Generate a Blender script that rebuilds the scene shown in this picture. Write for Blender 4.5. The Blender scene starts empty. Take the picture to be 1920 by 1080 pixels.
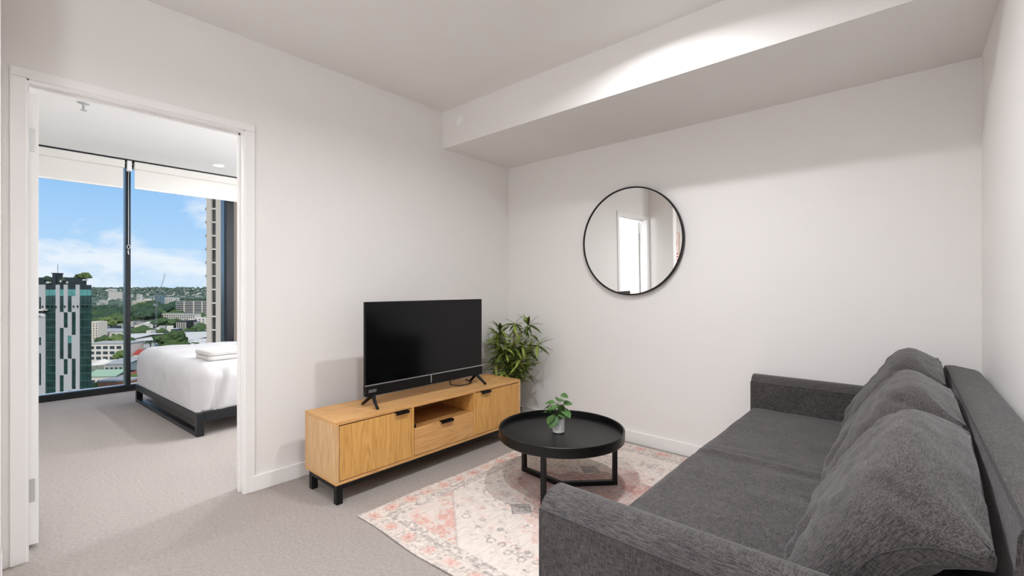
import bpy, bmesh, math, random
import numpy as np
from mathutils import Vector, Matrix, Euler, noise
random.seed(7)
rng = np.random.default_rng(5)
SC = bpy.context.scene
COL = SC.collection
R = math.radians

# ------------------------------------------------------------------ camera
TH = R(41.356)          # the room's long axis lies 41 degrees right of the view
EYE = 1.15
FPX = 840.65
cam_d = bpy.data.cameras.new('camera')
cam_d.sensor_width = 36.0
cam_d.lens = 36.0 * FPX / 1920.0
cam_d.clip_start = 0.02
cam_d.clip_end = 20000
cam = bpy.data.objects.new('camera', cam_d)
cam.location = (0, 0, EYE)
cam.rotation_euler = (R(90), 0, TH)
COL.objects.link(cam)
SC.camera = cam

# ------------------------------------------------------------------ view, sky, sun
SC.view_settings.view_transform = 'Standard'
SC.view_settings.look = 'None'
SC.view_settings.gamma = 1.0
SC.view_settings.use_curve_mapping = False
SC.view_settings.exposure = 0.0
SC.cycles.max_bounces = 12
SC.cycles.diffuse_bounces = 8
SC.cycles.transparent_max_bounces = 12
SC.cycles.sample_clamp_indirect = 6.0
SC.cycles.caustics_reflective = False
SC.cycles.caustics_refractive = False

LIVING_W = 18.0
HALL_W = 12.0  # unseen downlights behind the camera, added as fill
BED_W = 21.0
FILL_GLOBE_L = 27.0      # invented opal globe behind the camera, added as soft fill
FILL_GLOBE_B = 145.0      # invented opal globe at the bed head, added as bedroom fill

def build_world():
    w = bpy.data.worlds.new('sky')
    SC.world = w
    w.use_nodes = True
    nt = w.node_tree
    nt.nodes.clear()
    N = nt.nodes.new
    L = nt.links.new
    out = N('ShaderNodeOutputWorld'); bg = N('ShaderNodeBackground')
    tc = N('ShaderNodeTexCoord'); sep = N('ShaderNodeSeparateXYZ')
    L(tc.outputs['Generated'], sep.inputs[0])
    ramp = N('ShaderNodeValToRGB')
    L(sep.outputs['Z'], ramp.inputs['Fac'])
    e = ramp.color_ramp.elements
    e[0].position = 0.0; e[0].color = (0.60, 0.76, 0.93, 1)
    e[1].position = 0.45; e[1].color = (0.23, 0.45, 0.84, 1)
    a = e.new(0.08); a.color = (0.43, 0.66, 0.93, 1)
    a = e.new(0.22); a.color = (0.245, 0.515, 0.90, 1)
    mp = N('ShaderNodeMapping'); mp.inputs['Scale'].default_value = (1.0, 1.0, 2.1)
    mp.inputs['Location'].default_value = (0.42, 1.37, 0.10)
    L(tc.outputs['Generated'], mp.inputs['Vector'])
    nz = N('ShaderNodeTexNoise'); nz.inputs['Scale'].default_value = 6.5
    nz.inputs['Detail'].default_value = 9; nz.inputs['Roughness'].default_value = 0.56
    nz.inputs['Distortion'].default_value = 0.25
    L(mp.outputs[0], nz.inputs['Vector'])
    cr = N('ShaderNodeValToRGB')
    cr.color_ramp.elements[0].position = 0.49; cr.color_ramp.elements[0].color = (0, 0, 0, 1)
    cr.color_ramp.elements[1].position = 0.62; cr.color_ramp.elements[1].color = (1, 1, 1, 1)
    L(nz.outputs['Fac'], cr.inputs['Fac'])
    mul = N('ShaderNodeMath'); mul.operation = 'MULTIPLY'; mul.inputs[1].default_value = 0.85
    L(cr.outputs['Color'], mul.inputs[0])
    mx = N('ShaderNodeMix'); mx.data_type = 'RGBA'
    L(mul.outputs[0], mx.inputs['Factor'])
    L(ramp.outputs['Color'], mx.inputs['A'])
    mx.inputs['B'].default_value = (0.86, 0.90, 0.96, 1)
    L(mx.outputs['Result'], bg.inputs['Color'])
    bg.inputs['Strength'].default_value = 1.05
    L(bg.outputs[0], out.inputs[0])
build_world()

sun_d = bpy.data.lights.new('sun', 'SUN')
sun_d.energy = 3.1
sun_d.angle = R(6)
sun_d.color = (1.0, 0.88, 0.70)
sun = bpy.data.objects.new('sun', sun_d)
sun.rotation_euler = Vector((-0.62, 0.25, -0.74)).to_track_quat('-Z', 'Y').to_euler()
COL.objects.link(sun)

# ------------------------------------------------------------------ helpers
def s2l(c):
    c = c / 255.0
    return c / 12.92 if c <= 0.04045 else ((c + 0.055) / 1.055) ** 2.4
def rgb(r, g, b):
    return (s2l(r), s2l(g), s2l(b), 1.0)

def mat(name, col, rough=0.6, metal=0.0, spec=0.5, var=0.0, vscale=6.0, bump=0.0, bscale=200.0, col2=None, stretch=(1, 1, 1), detail=4.0, emit=None):
    m = bpy.data.materials.new(name); m.use_nodes = True
    nt = m.node_tree; N = nt.nodes.new; L = nt.links.new
    b = nt.nodes['Principled BSDF']
    b.inputs['Base Color'].default_value = col
    b.inputs['Roughness'].default_value = rough
    b.inputs['Metallic'].default_value = metal
    b.inputs['Specular IOR Level'].default_value = spec
    tc = N('ShaderNodeTexCoord')
    mp = N('ShaderNodeMapping'); mp.inputs['Scale'].default_value = stretch
    L(tc.outputs['Object'], mp.inputs['Vector'])
    if var > 0 or col2:
        n = N('ShaderNodeTexNoise'); n.inputs['Scale'].default_value = vscale; n.inputs['Detail'].default_value = detail
        L(mp.outputs[0], n.inputs['Vector'])
        rp = N('ShaderNodeValToRGB')
        c2 = col2 if col2 else tuple(min(1, c * (1 + var)) for c in col[:3]) + (1,)
        c1 = col if col2 else tuple(c * (1 - var) for c in col[:3]) + (1,)
        rp.color_ramp.elements[0].position = 0.33; rp.color_ramp.elements[0].color = c1
        rp.color_ramp.elements[1].position = 0.67; rp.color_ramp.elements[1].color = c2
        L(n.outputs['Fac'], rp.inputs['Fac']); L(rp.outputs['Color'], b.inputs['Base Color'])
    if bump > 0:
        n2 = N('ShaderNodeTexNoise'); n2.inputs['Scale'].default_value = bscale; n2.inputs['Detail'].default_value = 3
        L(mp.outputs[0], n2.inputs['Vector'])
        bp = N('ShaderNodeBump'); bp.inputs['Strength'].default_value = bump; bp.inputs['Distance'].default_value = 0.003
        L(n2.outputs['Fac'], bp.inputs['Height']); L(bp.outputs['Normal'], b.inputs['Normal'])
    if emit:
        b.inputs['Emission Color'].default_value = emit[0]; b.inputs['Emission Strength'].default_value = emit[1]
    return m

def fabric_mat(name, dark, light, s=1.0):
    m = bpy.data.materials.new(name); m.use_nodes = True
    nt = m.node_tree; N = nt.nodes.new; L = nt.links.new
    b = nt.nodes['Principled BSDF']
    b.inputs['Roughness'].default_value = 0.92; b.inputs['Specular IOR Level'].default_value = 0.12
    b.inputs['Sheen Weight'].default_value = 0.18; b.inputs['Sheen Roughness'].default_value = 0.5
    tc = N('ShaderNodeTexCoord'); outs = []
    for sc in ((520, 45, 520), (45, 520, 520), (520, 520, 45)):
        mp = N('ShaderNodeMapping'); mp.inputs['Scale'].default_value = tuple(v * s for v in sc)
        L(tc.outputs['Object'], mp.inputs['Vector'])
        n = N('ShaderNodeTexNoise'); n.inputs['Scale'].default_value = 1.0; n.inputs['Detail'].default_value = 2
        L(mp.outputs[0], n.inputs['Vector']); outs.append(n.outputs['Fac'])
    nsep = N('ShaderNodeSeparateXYZ'); L(tc.outputs['Normal'], nsep.inputs[0])
    acc = None
    for ax, o_ in zip(('Y', 'X', 'Z'), outs):
        sq = N('ShaderNodeMath'); sq.operation = 'MULTIPLY'; L(nsep.outputs[ax], sq.inputs[0]); L(nsep.outputs[ax], sq.inputs[1])
        iv = N('ShaderNodeMath'); iv.operation = 'SUBTRACT'; iv.inputs[0].default_value = 1.0; L(sq.outputs[0], iv.inputs[1])
        # threads running along this axis fade out where the surface faces along it
        pw = N('ShaderNodeMath'); pw.operation = 'MULTIPLY'; L(iv.outputs[0], pw.inputs[0]); L(o_, pw.inputs[1])
        if acc is None: acc = pw
        else:
            ad = N('ShaderNodeMath'); ad.operation = 'ADD'; L(acc.outputs[0], ad.inputs[0]); L(pw.outputs[0], ad.inputs[1]); acc = ad
    d = N('ShaderNodeMath'); d.operation = 'DIVIDE'; d.inputs[1].default_value = 2.0; L(acc.outputs[0], d.inputs[0])
    rp = N('ShaderNodeValToRGB')
    rp.color_ramp.elements[0].position = 0.41; rp.color_ramp.elements[0].color = dark
    rp.color_ramp.elements[1].position = 0.59; rp.color_ramp.elements[1].color = light
    L(d.outputs[0], rp.inputs['Fac'])
    big = N('ShaderNodeTexNoise'); big.inputs['Scale'].default_value = 9; big.inputs['Detail'].default_value = 3
    L(tc.outputs['Object'], big.inputs['Vector'])
    mr = N('ShaderNodeMapRange'); mr.inputs['From Min'].default_value = 0.3; mr.inputs['From Max'].default_value = 0.7
    mr.inputs['To Min'].default_value = 0.90; mr.inputs['To Max'].default_value = 1.10
    L(big.outputs['Fac'], mr.inputs['Value'])
    vm = N('ShaderNodeVectorMath'); vm.operation = 'SCALE'
    L(rp.outputs['Color'], vm.inputs[0]); L(mr.outputs[0], vm.inputs['Scale'])
    L(vm.outputs[0], b.inputs['Base Color'])
    bp = N('ShaderNodeBump'); bp.inputs['Strength'].default_value = 0.35; bp.inputs['Distance'].default_value = 0.0015
    L(d.outputs[0], bp.inputs['Height']); L(bp.outputs['Normal'], b.inputs['Normal'])
    return m

def wood_mat(name, axis='y', c1=rgb(198, 147, 90), c2=rgb(212, 164, 106), c3=rgb(170, 118, 66)):
    m = bpy.data.materials.new(name); m.use_nodes = True
    nt = m.node_tree; N = nt.nodes.new; L = nt.links.new
    b = nt.nodes['Principled BSDF']; b.inputs['Roughness'].default_value = 0.45; b.inputs['Specular IOR Level'].default_value = 0.35
    tc = N('ShaderNodeTexCoord')
    lo, hi = 0.9, 15.0
    sc = {'x': (lo, hi, hi), 'y': (hi, lo, hi), 'z': (hi, hi, lo)}[axis]
    mp = N('ShaderNodeMapping'); mp.inputs['Scale'].default_value = sc
    L(tc.outputs['Object'], mp.inputs['Vector'])
    n1 = N('ShaderNodeTexNoise'); n1.inputs['Scale'].default_value = 0.75; n1.inputs['Detail'].default_value = 2; n1.inputs['Distortion'].default_value = 0.6
    L(mp.outputs[0], n1.inputs['Vector'])
    mu = N('ShaderNodeMath'); mu.operation = 'MULTIPLY'; mu.inputs[1].default_value = 13.0; L(n1.outputs['Fac'], mu.inputs[0])
    fr = N('ShaderNodeMath'); fr.operation = 'PINGPONG'; fr.inputs[1].default_value = 0.5; L(mu.outputs[0], fr.inputs[0])
    rp = N('ShaderNodeValToRGB')
    rp.color_ramp.elements[0].position = 0.0; rp.color_ramp.elements[0].color = c1
    rp.color_ramp.elements[1].position = 0.42; rp.color_ramp.elements[1].color = c2
    L(fr.outputs[0], rp.inputs['Fac'])
    mp2 = N('ShaderNodeMapping'); mp2.inputs['Scale'].default_value = tuple(v * 9 for v in sc)
    L(tc.outputs['Object'], mp2.inputs['Vector'])
    n2 = N('ShaderNodeTexNoise'); n2.inputs['Scale'].default_value = 1.0; n2.inputs['Detail'].default_value = 3
    L(mp2.outputs[0], n2.inputs['Vector'])
    rr = N('ShaderNodeValToRGB')
    rr.color_ramp.elements[0].position = 0.55; rr.color_ramp.elements[0].color = (0, 0, 0, 1)
    rr.color_ramp.elements[1].position = 0.75; rr.color_ramp.elements[1].color = (0.75, 0.75, 0.75, 1)
    L(n2.outputs['Fac'], rr.inputs['Fac'])
    mx = N('ShaderNodeMix'); mx.data_type = 'RGBA'
    L(rr.outputs['Color'], mx.inputs['Factor']); L(rp.outputs['Color'], mx.inputs['A']); mx.inputs['B'].default_value = c3
    L(mx.outputs['Result'], b.inputs['Base Color'])
    return m

def glass_mat(name, tint, refl=0.06):
    m = bpy.data.materials.new(name); m.use_nodes = True
    nt = m.node_tree; nt.nodes.clear(); N = nt.nodes.new; L = nt.links.new
    o = N('ShaderNodeOutputMaterial'); mx = N('ShaderNodeMixShader')
    t = N('ShaderNodeBsdfTransparent'); t.inputs['Color'].default_value = tint
    g = N('ShaderNodeBsdfGlossy'); g.inputs['Roughness'].default_value = 0.01
    mx.inputs[0].default_value = refl
    L(t.outputs[0], mx.inputs[1]); L(g.outputs[0], mx.inputs[2]); L(mx.outputs[0], o.inputs[0])
    return m

def new_obj(name, bm, m, parent=None, org=None, smooth=False, auto=None):
    me = bpy.data.meshes.new(name)
    if org is not None:
        bmesh.ops.translate(bm, verts=bm.verts, vec=-Vector(org))
    bmesh.ops.recalc_face_normals(bm, faces=bm.faces)
    if smooth:
        for f in bm.faces: f.smooth = True
        if auto is not None:
            for e in bm.edges:
                if len(e.link_faces) == 2 and e.calc_face_angle(0) > R(auto): e.smooth = False
    bm.to_mesh(me); bm.free()
    o = bpy.data.objects.new(name, me); COL.objects.link(o)
    if m is not None: me.materials.append(m)
    if parent is not None: o.parent = parent
    return o

def tag(o, label, cat, group=None):
    o['label'] = label; o['category'] = cat
    if group: o['group'] = group
    return o
def thing(name, label, cat, loc=(0, 0, 0), rz=0.0, group=None):
    o = bpy.data.objects.new(name, None); o.empty_display_size = 0.1
    o.location = loc; o.rotation_euler = (0, 0, rz); COL.objects.link(o)
    return tag(o, label, cat, group)
def struct(name, bm, m, parent=None, **k):
    o = new_obj(name, bm, m, parent, **k); o['kind'] = 'structure'
    return o

def B(): return bmesh.new()
def box(bm, x0, x1, y0, y1, z0, z1, bev=0.0, seg=2):
    t = bmesh.new()
    bmesh.ops.create_cube(t, size=1.0)
    for v in t.verts:
        v.co = Vector(((x0 + x1) / 2 + v.co.x * (x1 - x0), (y0 + y1) / 2 + v.co.y * (y1 - y0), (z0 + z1) / 2 + v.co.z * (z1 - z0)))
    if bev > 0:
        bmesh.ops.bevel(t, geom=list(t.edges), offset=bev, segments=seg, profile=0.5, affect='EDGES')
    merge(bm, t); return bm
def merge(bm, t):
    me = bpy.data.meshes.new('tmp'); t.to_mesh(me); t.free(); bm.from_mesh(me); bpy.data.meshes.remove(me)
def cyl(bm, p, r, z0, z1, seg=24, r2=None):
    t = bmesh.new()
    bmesh.ops.create_cone(t, cap_ends=True, segments=seg, radius1=r, radius2=r if r2 is None else r2, depth=z1 - z0)
    bmesh.ops.translate(t, verts=t.verts, vec=(p[0], p[1], (z0 + z1) / 2))
    merge(bm, t); return bm
def lathe(bm, c, prof, seg=48, close=False):
    rings = []
    for r, z in prof:
        rings.append([bm.verts.new((c[0] + r * math.cos(2 * math.pi * i / seg), c[1] + r * math.sin(2 * math.pi * i / seg), c[2] + z)) for i in range(seg)])
    n = len(rings)
    for k in range(n if close else n - 1):
        a, b_ = rings[k], rings[(k + 1) % n]
        for i in range(seg):
            j = (i + 1) % seg
            try: bm.faces.new((a[i], a[j], b_[j], b_[i]))
            except ValueError: pass
    if not close:
        for rg in (rings[0], rings[-1]):
            try: bm.faces.new(rg)
            except ValueError: pass
    return bm
def tube(bm, pts, r, seg=8, radii=None, closed=False):
    pts = [Vector(p) for p in pts]; n = len(pts); rings = []
    up = Vector((0, 0, 1))
    for i, p in enumerate(pts):
        if closed: d = pts[(i + 1) % n] - pts[i - 1]
        else: d = pts[min(i + 1, n - 1)] - pts[max(i - 1, 0)]
        d.normalize()
        a = d.cross(up)
        if a.length < 1e-3: a = d.cross(Vector((1, 0, 0)))
        a.normalize(); b_ = a.cross(d)
        rr = radii[i] if radii else r
        rings.append([bm.verts.new(p + (a * math.cos(2 * math.pi * k / seg) + b_ * math.sin(2 * math.pi * k / seg)) * rr) for k in range(seg)])
    for i in range(n if closed else n - 1):
        A, C = rings[i], rings[(i + 1) % n]
        for k in range(seg):
            j = (k + 1) % seg; bm.faces.new((A[k], A[j], C[j], C[k]))
    if not closed:
        bm.faces.new(rings[0]); bm.faces.new(list(reversed(rings[-1])))
    return bm
def bar(bm, a, b_, w, h):
    """a rectangular bar from a to b_, w wide sideways, h high"""
    a, b_ = Vector(a), Vector(b_); d = (b_ - a).normalized(); up = Vector((0, 0, 1))
    s = d.cross(up)
    if s.length < 1e-3: s = Vector((1, 0, 0))
    s.normalize(); u = s.cross(d)
    vs = [bm.verts.new(p + s * (i * w / 2) + u * (j * h / 2)) for p in (a, b_) for i, j in ((-1, -1), (1, -1), (1, 1), (-1, 1))]
    for f in ((0, 1, 2, 3), (7, 6, 5, 4), (0, 4, 5, 1), (1, 5, 6, 2), (2, 6, 7, 3), (3, 7, 4, 0)):
        bm.faces.new([vs[i] for i in f])
    return bm
def extrude_profile(bm, prof, x0, x1, axis='x'):
    """prof: closed list of 2D points, swept along an axis"""
    def P(t, a, b_):
        return (t, a, b_) if axis == 'x' else ((a, t, b_) if axis == 'y' else (a, b_, t))
    A = [bm.verts.new(P(x0, a, b_)) for a, b_ in prof]; C = [bm.verts.new(P(x1, a, b_)) for a, b_ in prof]
    n = len(prof)
    for i in range(n):
        j = (i + 1) % n; bm.faces.new((A[i], A[j], C[j], C[i]))
    bm.faces.new(A); bm.faces.new(list(reversed(C)))
    return bm

# ------------------------------------------------------------------ materials
M = {}
M['wall'] = mat('white wall paint', rgb(233, 230, 227), 0.75, spec=0.25)
M['ceil'] = mat('white ceiling paint', rgb(233, 231, 228), 0.85, spec=0.2)
M['trim'] = mat('white satin trim paint', rgb(238, 236, 234), 0.4, spec=0.4)
M['door'] = mat('white satin door paint', rgb(238, 237, 235), 0.38, spec=0.4)
M['carpet'] = mat('taupe carpet', rgb(166, 158, 152), 0.98, spec=0.05, var=0.09, vscale=70, bump=1.0, bscale=300, detail=6)
M['black_frame'] = mat('black window frame', rgb(26, 27, 30), 0.5, spec=0.3)
M['fin'] = mat('blue grey aluminium fin', rgb(92, 112, 128), 0.25, metal=0.6)
M['steel'] = mat('brushed steel', rgb(205, 205, 204), 0.42, metal=0.8)
M['black_metal'] = mat('black powder coat', rgb(14, 14, 14), 0.45, spec=0.3)
M['black_table'] = mat('black satin table', rgb(15, 14, 14), 0.36, spec=0.35)
M['screen'] = mat('dark glossy screen', rgb(6, 6, 7), 0.14, spec=0.30)
M['tv_plastic'] = mat('black tv plastic', rgb(13, 13, 14), 0.5, spec=0.25)
M['silver'] = mat('silver strip', rgb(205, 205, 205), 0.3, metal=0.8)
M['wood_y'] = wood_mat('oak along', 'y')
M['wood_z'] = wood_mat('oak upright', 'z', c1=rgb(200, 148, 78), c2=rgb(214, 164, 95))
M['wood_side'] = wood_mat('oak side', 'z', c1=rgb(200, 160, 112), c2=rgb(212, 174, 126))
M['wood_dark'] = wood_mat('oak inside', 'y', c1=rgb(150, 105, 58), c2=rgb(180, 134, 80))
M['sofa'] = fabric_mat('charcoal linen weave', rgb(50, 47, 47), rgb(89, 84, 83))
M['seam'] = mat('dark seam', rgb(62, 60, 61), 0.9)
M['mirror'] = mat('mirror glass', (0.90, 0.91, 0.90, 1), 0.0, metal=1.0)
M['sheet'] = mat('white bed linen', rgb(200, 198, 198), 0.9, spec=0.1, bump=0.15, bscale=60)
M['towel'] = mat('pale grey towel', rgb(205, 202, 199), 0.98, spec=0.05, bump=0.6, bscale=420)
M['bed_metal'] = mat('black steel bed frame', rgb(38, 40, 43), 0.32, metal=0.55)
M['bed_wood'] = mat('reddish bed slat', rgb(150, 118, 102), 0.6)
M['blind'] = mat('off white roller blind', rgb(226, 223, 217), 0.9, spec=0.1)
M['glass'] = glass_mat('window glass', (0.98, 0.99, 0.99, 1), 0.004)
M['lens'] = mat('downlight lens', (1, 1, 1, 1), 0.5, emit=((1, 0.95, 0.88, 1), 9.0))
M['grey_plastic'] = mat('pale grey metal', rgb(176, 176, 174), 0.5)
M['white_plastic'] = mat('white plastic', rgb(240, 240, 238), 0.4)

# ------------------------------------------------------------------ room shell
XL, YB, XR = -2.775, 3.10, 0.27
HC = 2.55
XW = -6.5            # bedroom window wall
YS = -0.005          # face of the return wall
DY0, DY1, DZ = 0.073, 0.887, 2.024    # doorway
T = 0.10
YN = 4.0             # bedroom's far wall
YR = -2.6            # rear wall behind the camera
HX = -4.6            # end of the hall behind the camera

bm = B(); box(bm, XW - 0.25, XR + 0.2, YR - 0.2, YN + 0.2, -0.2, 0.0)
struct('floor', bm, M['carpet'])
bm = B(); box(bm, XW - 0.02, XR + 0.2, YR - 0.2, YN + 0.2, HC, HC + 0.2)
box(bm, XW - 0.25, XW - 0.02, YR - 0.2, YN + 0.2, 2.53, HC + 0.2)
struct('ceiling', bm, M['ceil'])
bm = B()
box(bm, XL - T, XL, YS, DY0 - 0.018, 0, HC); box(bm, XL - T, XL, DY1 + 0.018, YN, 0, HC); box(bm, XL - T, XL, DY0 - 0.018, DY1 + 0.018, DZ + 0.018, HC)
bmesh.ops.remove_doubles(bm, verts=bm.verts, dist=1e-5)
struct('wall_left', bm, M['wall'])
bm = B(); box(bm, XL, XR + 0.2, YB, YB + 0.15, 0, HC); struct('wall_back', bm, M['wall'])
bm = B(); box(bm, XR, XR + 0.2, YR, YB, 0, HC); struct('wall_right', bm, M['wall'])
bm = B(); box(bm, HX - 0.1, XR + 0.2, YR - 0.15, YR, 0, HC); struct('wall_rear', bm, M['wall'])
bm = B(); box(bm, XW, XL + 0.35, YS - 0.12, YS, 0, HC); struct('wall_return', bm, M['wall'])
bm = B(); box(bm, HX - 0.1, HX, YR, YS - 0.12, 0, HC); struct('wall_hall', bm, M['wall'])
bm = B(); box(bm, XW - 0.15, XL - T, YN, YN + 0.15, 0, HC); struct('wall_bedroom', bm, M['wall'])
# lowered bulkhead along the back wall
BY, BZ = 2.318, 2.258
bm = B(); box(bm, XL, XR, BY, YB, BZ, HC); struct('wall_bulkhead', bm, M['wall'])
# small round cover on the bulkhead face
bm = B(); cyl(bm, (0, 0), 0.035, 0, 0.006, 28)
bmesh.ops.rotate(bm, verts=bm.verts, cent=(0, 0, 0), matrix=Matrix.Rotation(R(90), 3, 'X'))
bmesh.ops.translate(bm, verts=bm.verts, vec=(-2.57, BY, 2.43))
tag(new_obj('sprinkler_cover', bm, M['white_plastic'], org=None, smooth=True, auto=40), 'small round white cover plate on the face of the ceiling bulkhead', 'cover plate')

def baseboard(name, pts, nrm, h=0.088, t=0.014):
    bm = B()
    (x0, y0), (x1, y1) = pts
    xs = sorted((x0, x1 + nrm[0] * t if nrm[0] else x1)); ys = sorted((y0, y1 + nrm[1] * t if nrm[1] else y1))
    box(bm, xs[0], xs[1], ys[0], ys[1], 0, h, 0.003)
    struct(name, bm, M['trim'])
baseboard('baseboard_left', ((XL, 0.925), (XL, YB)), (1, 0))
baseboard('baseboard_back', ((XL, YB), (XR, YB)), (0, -1))
baseboard('baseboard_right', ((XR, YR), (XR, YB)), (-1, 0))
baseboard('baseboard_rear', ((HX, YR), (XR, YR)), (0, 1))
baseboard('baseboard_return', ((XL, YS), (XL + 0.35, YS)), (0, 1), t=0.004)

# door lining and architraves
bm = B()
JT = 0.018
box(bm, XL - T - 0.004, XL + 0.004, DY1, DY1 + JT, 0, DZ + JT); box(bm, XL - T - 0.004, XL + 0.004, DY0 - JT, DY0, 0, DZ + JT)
box(bm, XL - T - 0.004, XL + 0.004, DY0 - JT, DY1 + JT, DZ, DZ + JT)
box(bm, XL - 0.062, XL - 0.05, DY1 - 0.012, DY1, 0, DZ, 0.002); box(bm, XL - 0.062, XL - 0.05, DY0, DY1, DZ - 0.012, DZ, 0.002)
struct('trim_1', bm, M['trim'])
bm = B()
AW = 0.050
box(bm, XL, XL + 0.012, DY1 + 0.006, DY1 + 0.006 + AW, 0, DZ + 0.006, 0.003)
box(bm, XL, XL + 0.012, YS + 0.024, DY0 - 0.006, 0, DZ + 0.006, 0.003)
box(bm, XL, XL + 0.012, YS + 0.024, DY1 + 0.006 + AW, DZ + 0.006, DZ + 0.046, 0.003)
struct('trim_2', bm, M['trim'])
bm = B()
box(bm, XL - T - 0.012, XL - T, DY1 + 0.006, DY1 + 0.006 + AW, 0, DZ + 0.006, 0.003)
box(bm, XL - T - 0.012, XL - T, DY1 * 0 + 0.02, DY1 + 0.006 + AW, DZ + 0.006, DZ + 0.006 + AW, 0.003)
struct('trim_3', bm, M['trim'])

# door leaf standing open into the bedroom, hinge edge towards the living room
bm = B(); box(bm, XL - 0.111 - 0.80, XL - 0.111, 0.069, 0.105, 0.022, DZ - 0.018, 0.0015)
door = struct('door_1', bm, M['door'])
for zc in (1.80, 0.26):
    bm = B(); box(bm, XL - 0.111, XL - 0.109, 0.073, 0.094, zc - 0.05, zc + 0.05, 0.0008, 1)
    hp = new_obj('hinge', bm, M['steel'], door)
    hp['label'] = 'brushed steel hinge plate on the white door edge'
    bm = B(); cyl(bm, (XL - 0.107, 0.0715), 0.0055, zc - 0.05, zc + 0.05, 12)
    for k in (-1, 0, 1): cyl(bm, (XL - 0.107, 0.0715), 0.0062, zc + k * 0.033 - 0.001, zc + k * 0.033 + 0.001, 12)
    new_obj('hinge_pin', bm, M['steel'], hp, smooth=True, auto=40)
for sy in (0.069, 0.105):
    d = -1 if sy < 0.09 else 1
    bm = B(); cyl(bm, (0, 0), 0.026, 0, 0.008, 24)
    bmesh.ops.rotate(bm, verts=bm.verts, cent=(0, 0, 0), matrix=Matrix.Rotation(R(-90 * d), 3, 'X'))
    bmesh.ops.translate(bm, verts=bm.verts, vec=(XL - 0.85, sy, 1.0))
    tube(bm, [(XL - 0.85, sy + d * 0.005, 1.0), (XL - 0.85, sy + d * 0.035, 1.0), (XL - 0.82, sy + d * 0.042, 1.0), (XL - 0.74, sy + d * 0.042, 1.0)], 0.008, 10)
    new_obj('lever_handle', bm, M['steel'], door, smooth=True, auto=40)

# ------------------------------------------------------------------ bedroom window
bm = B(); box(bm, XW - 0.06, XW, YS, YN, 0.0, 0.068, 0.003)
win = struct('window_1', bm, M['black_frame'])
bm = B(); box(bm, XW - 0.06, XW, YS, YN, HC - 0.06, HC - 0.021, 0.003); new_obj('head_frame', bm, M['black_frame'], win)
bm = B(); box(bm, XW - 0.20, XW - 0.06, YS, YN, 0.0, 0.055, 0.002); new_obj('outer_sill', bm, M['white_plastic'], win)
for y0, y1 in ((0.902, 0.938), (1.868, 1.955), (2.86, 2.896), (YN - 0.04, YN), (YS, YS + 0.03)):
    bm = B(); box(bm, XW - 0.05, XW + 0.045, y0, y1, 0.06, HC - 0.021, 0.003)
    mu = new_obj('mullion', bm, M['black_frame'], win)
    bm = B(); box(bm, XW - 0.20, XW - 0.05, y0 + 0.006, y1 - 0.006, 0.06, HC - 0.021, 0.002)
    new_obj('outer_fin', bm, M['fin'], mu)
edges_y = [YS + 0.03, 0.902, 0.938, 1.868, 1.955, 2.86, 2.896, YN - 0.04]
for i in range(0, 8, 2):
    bm = B(); box(bm, XW - 0.034, XW - 0.028, edges_y[i], edges_y[i + 1], 0.06, HC - 0.05)
    new_obj('pane', bm, M['glass'], win)

def roller_blind(y0, y1, zb, label):
    t = thing('roller_blind', label, 'blind', (XW + 0.09, (y0 + y1) / 2, HC), 0, 'roller blinds on the bedroom window')
    o = t.location
    bm = B(); box(bm, XW + 0.06, XW + 0.15, y0, y1, 2.455, 2.536, 0.006); new_obj('head_box', bm, M['blind'], t, o)
    bm = B(); box(bm, XW + 0.095, XW + 0.098, y0 + 0.008, y1 - 0.008, zb + 0.012, 2.46); new_obj('fabric', bm, M['blind'], t, o)
    bm = B(); box(bm, XW + 0.088, XW + 0.105, y0 + 0.008, y1 - 0.008, zb, zb + 0.022, 0.006); new_obj('bottom_bar', bm, M['white_plastic'], t, o)
    return t
b1 = roller_blind(0.02, 0.875, 2.235, 'off-white roller blind over the left bedroom pane, half hidden by the door')
b2 = roller_blind(0.955, 2.90, 2.245, 'wider off-white roller blind over the bed-side bedroom panes')
o = b2.location
bm = B(); box(bm, XW + 0.07, XW + 0.14, 0.895, 0.935, 2.43, 2.545, 0.004); new_obj('bracket', bm, M['white_plastic'], b2, o)
bm = B(); tube(bm, [(XW + 0.058, 0.917, 2.44), (XW + 0.057, 0.917, 1.90), (XW + 0.056, 0.917, 1.62)], 0.0035, 6); ch = new_obj('chain', bm, M['silver'], b2, o)
bm = B(); tube(bm, [(XW + 0.058, 0.917 + 0.013 * math.cos(a), 1.605 + 0.02 * math.sin(a)) for a in np.linspace(0, 2 * math.pi, 14)[:-1]], 0.004, 6, closed=True)
tube(bm, [(XW + 0.058, 0.917, 1.59), (XW + 0.058, 0.913, 1.55), (XW + 0.058, 0.919, 1.52)], 0.006, 6)
new_obj('chain_tensioner', bm, M['silver'], ch, o)
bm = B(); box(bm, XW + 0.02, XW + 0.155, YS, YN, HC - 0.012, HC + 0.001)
struct('gap_shade_strip', bm, M['black_frame'])     # black strip standing in for the shade in the gap over the blinds

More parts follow.
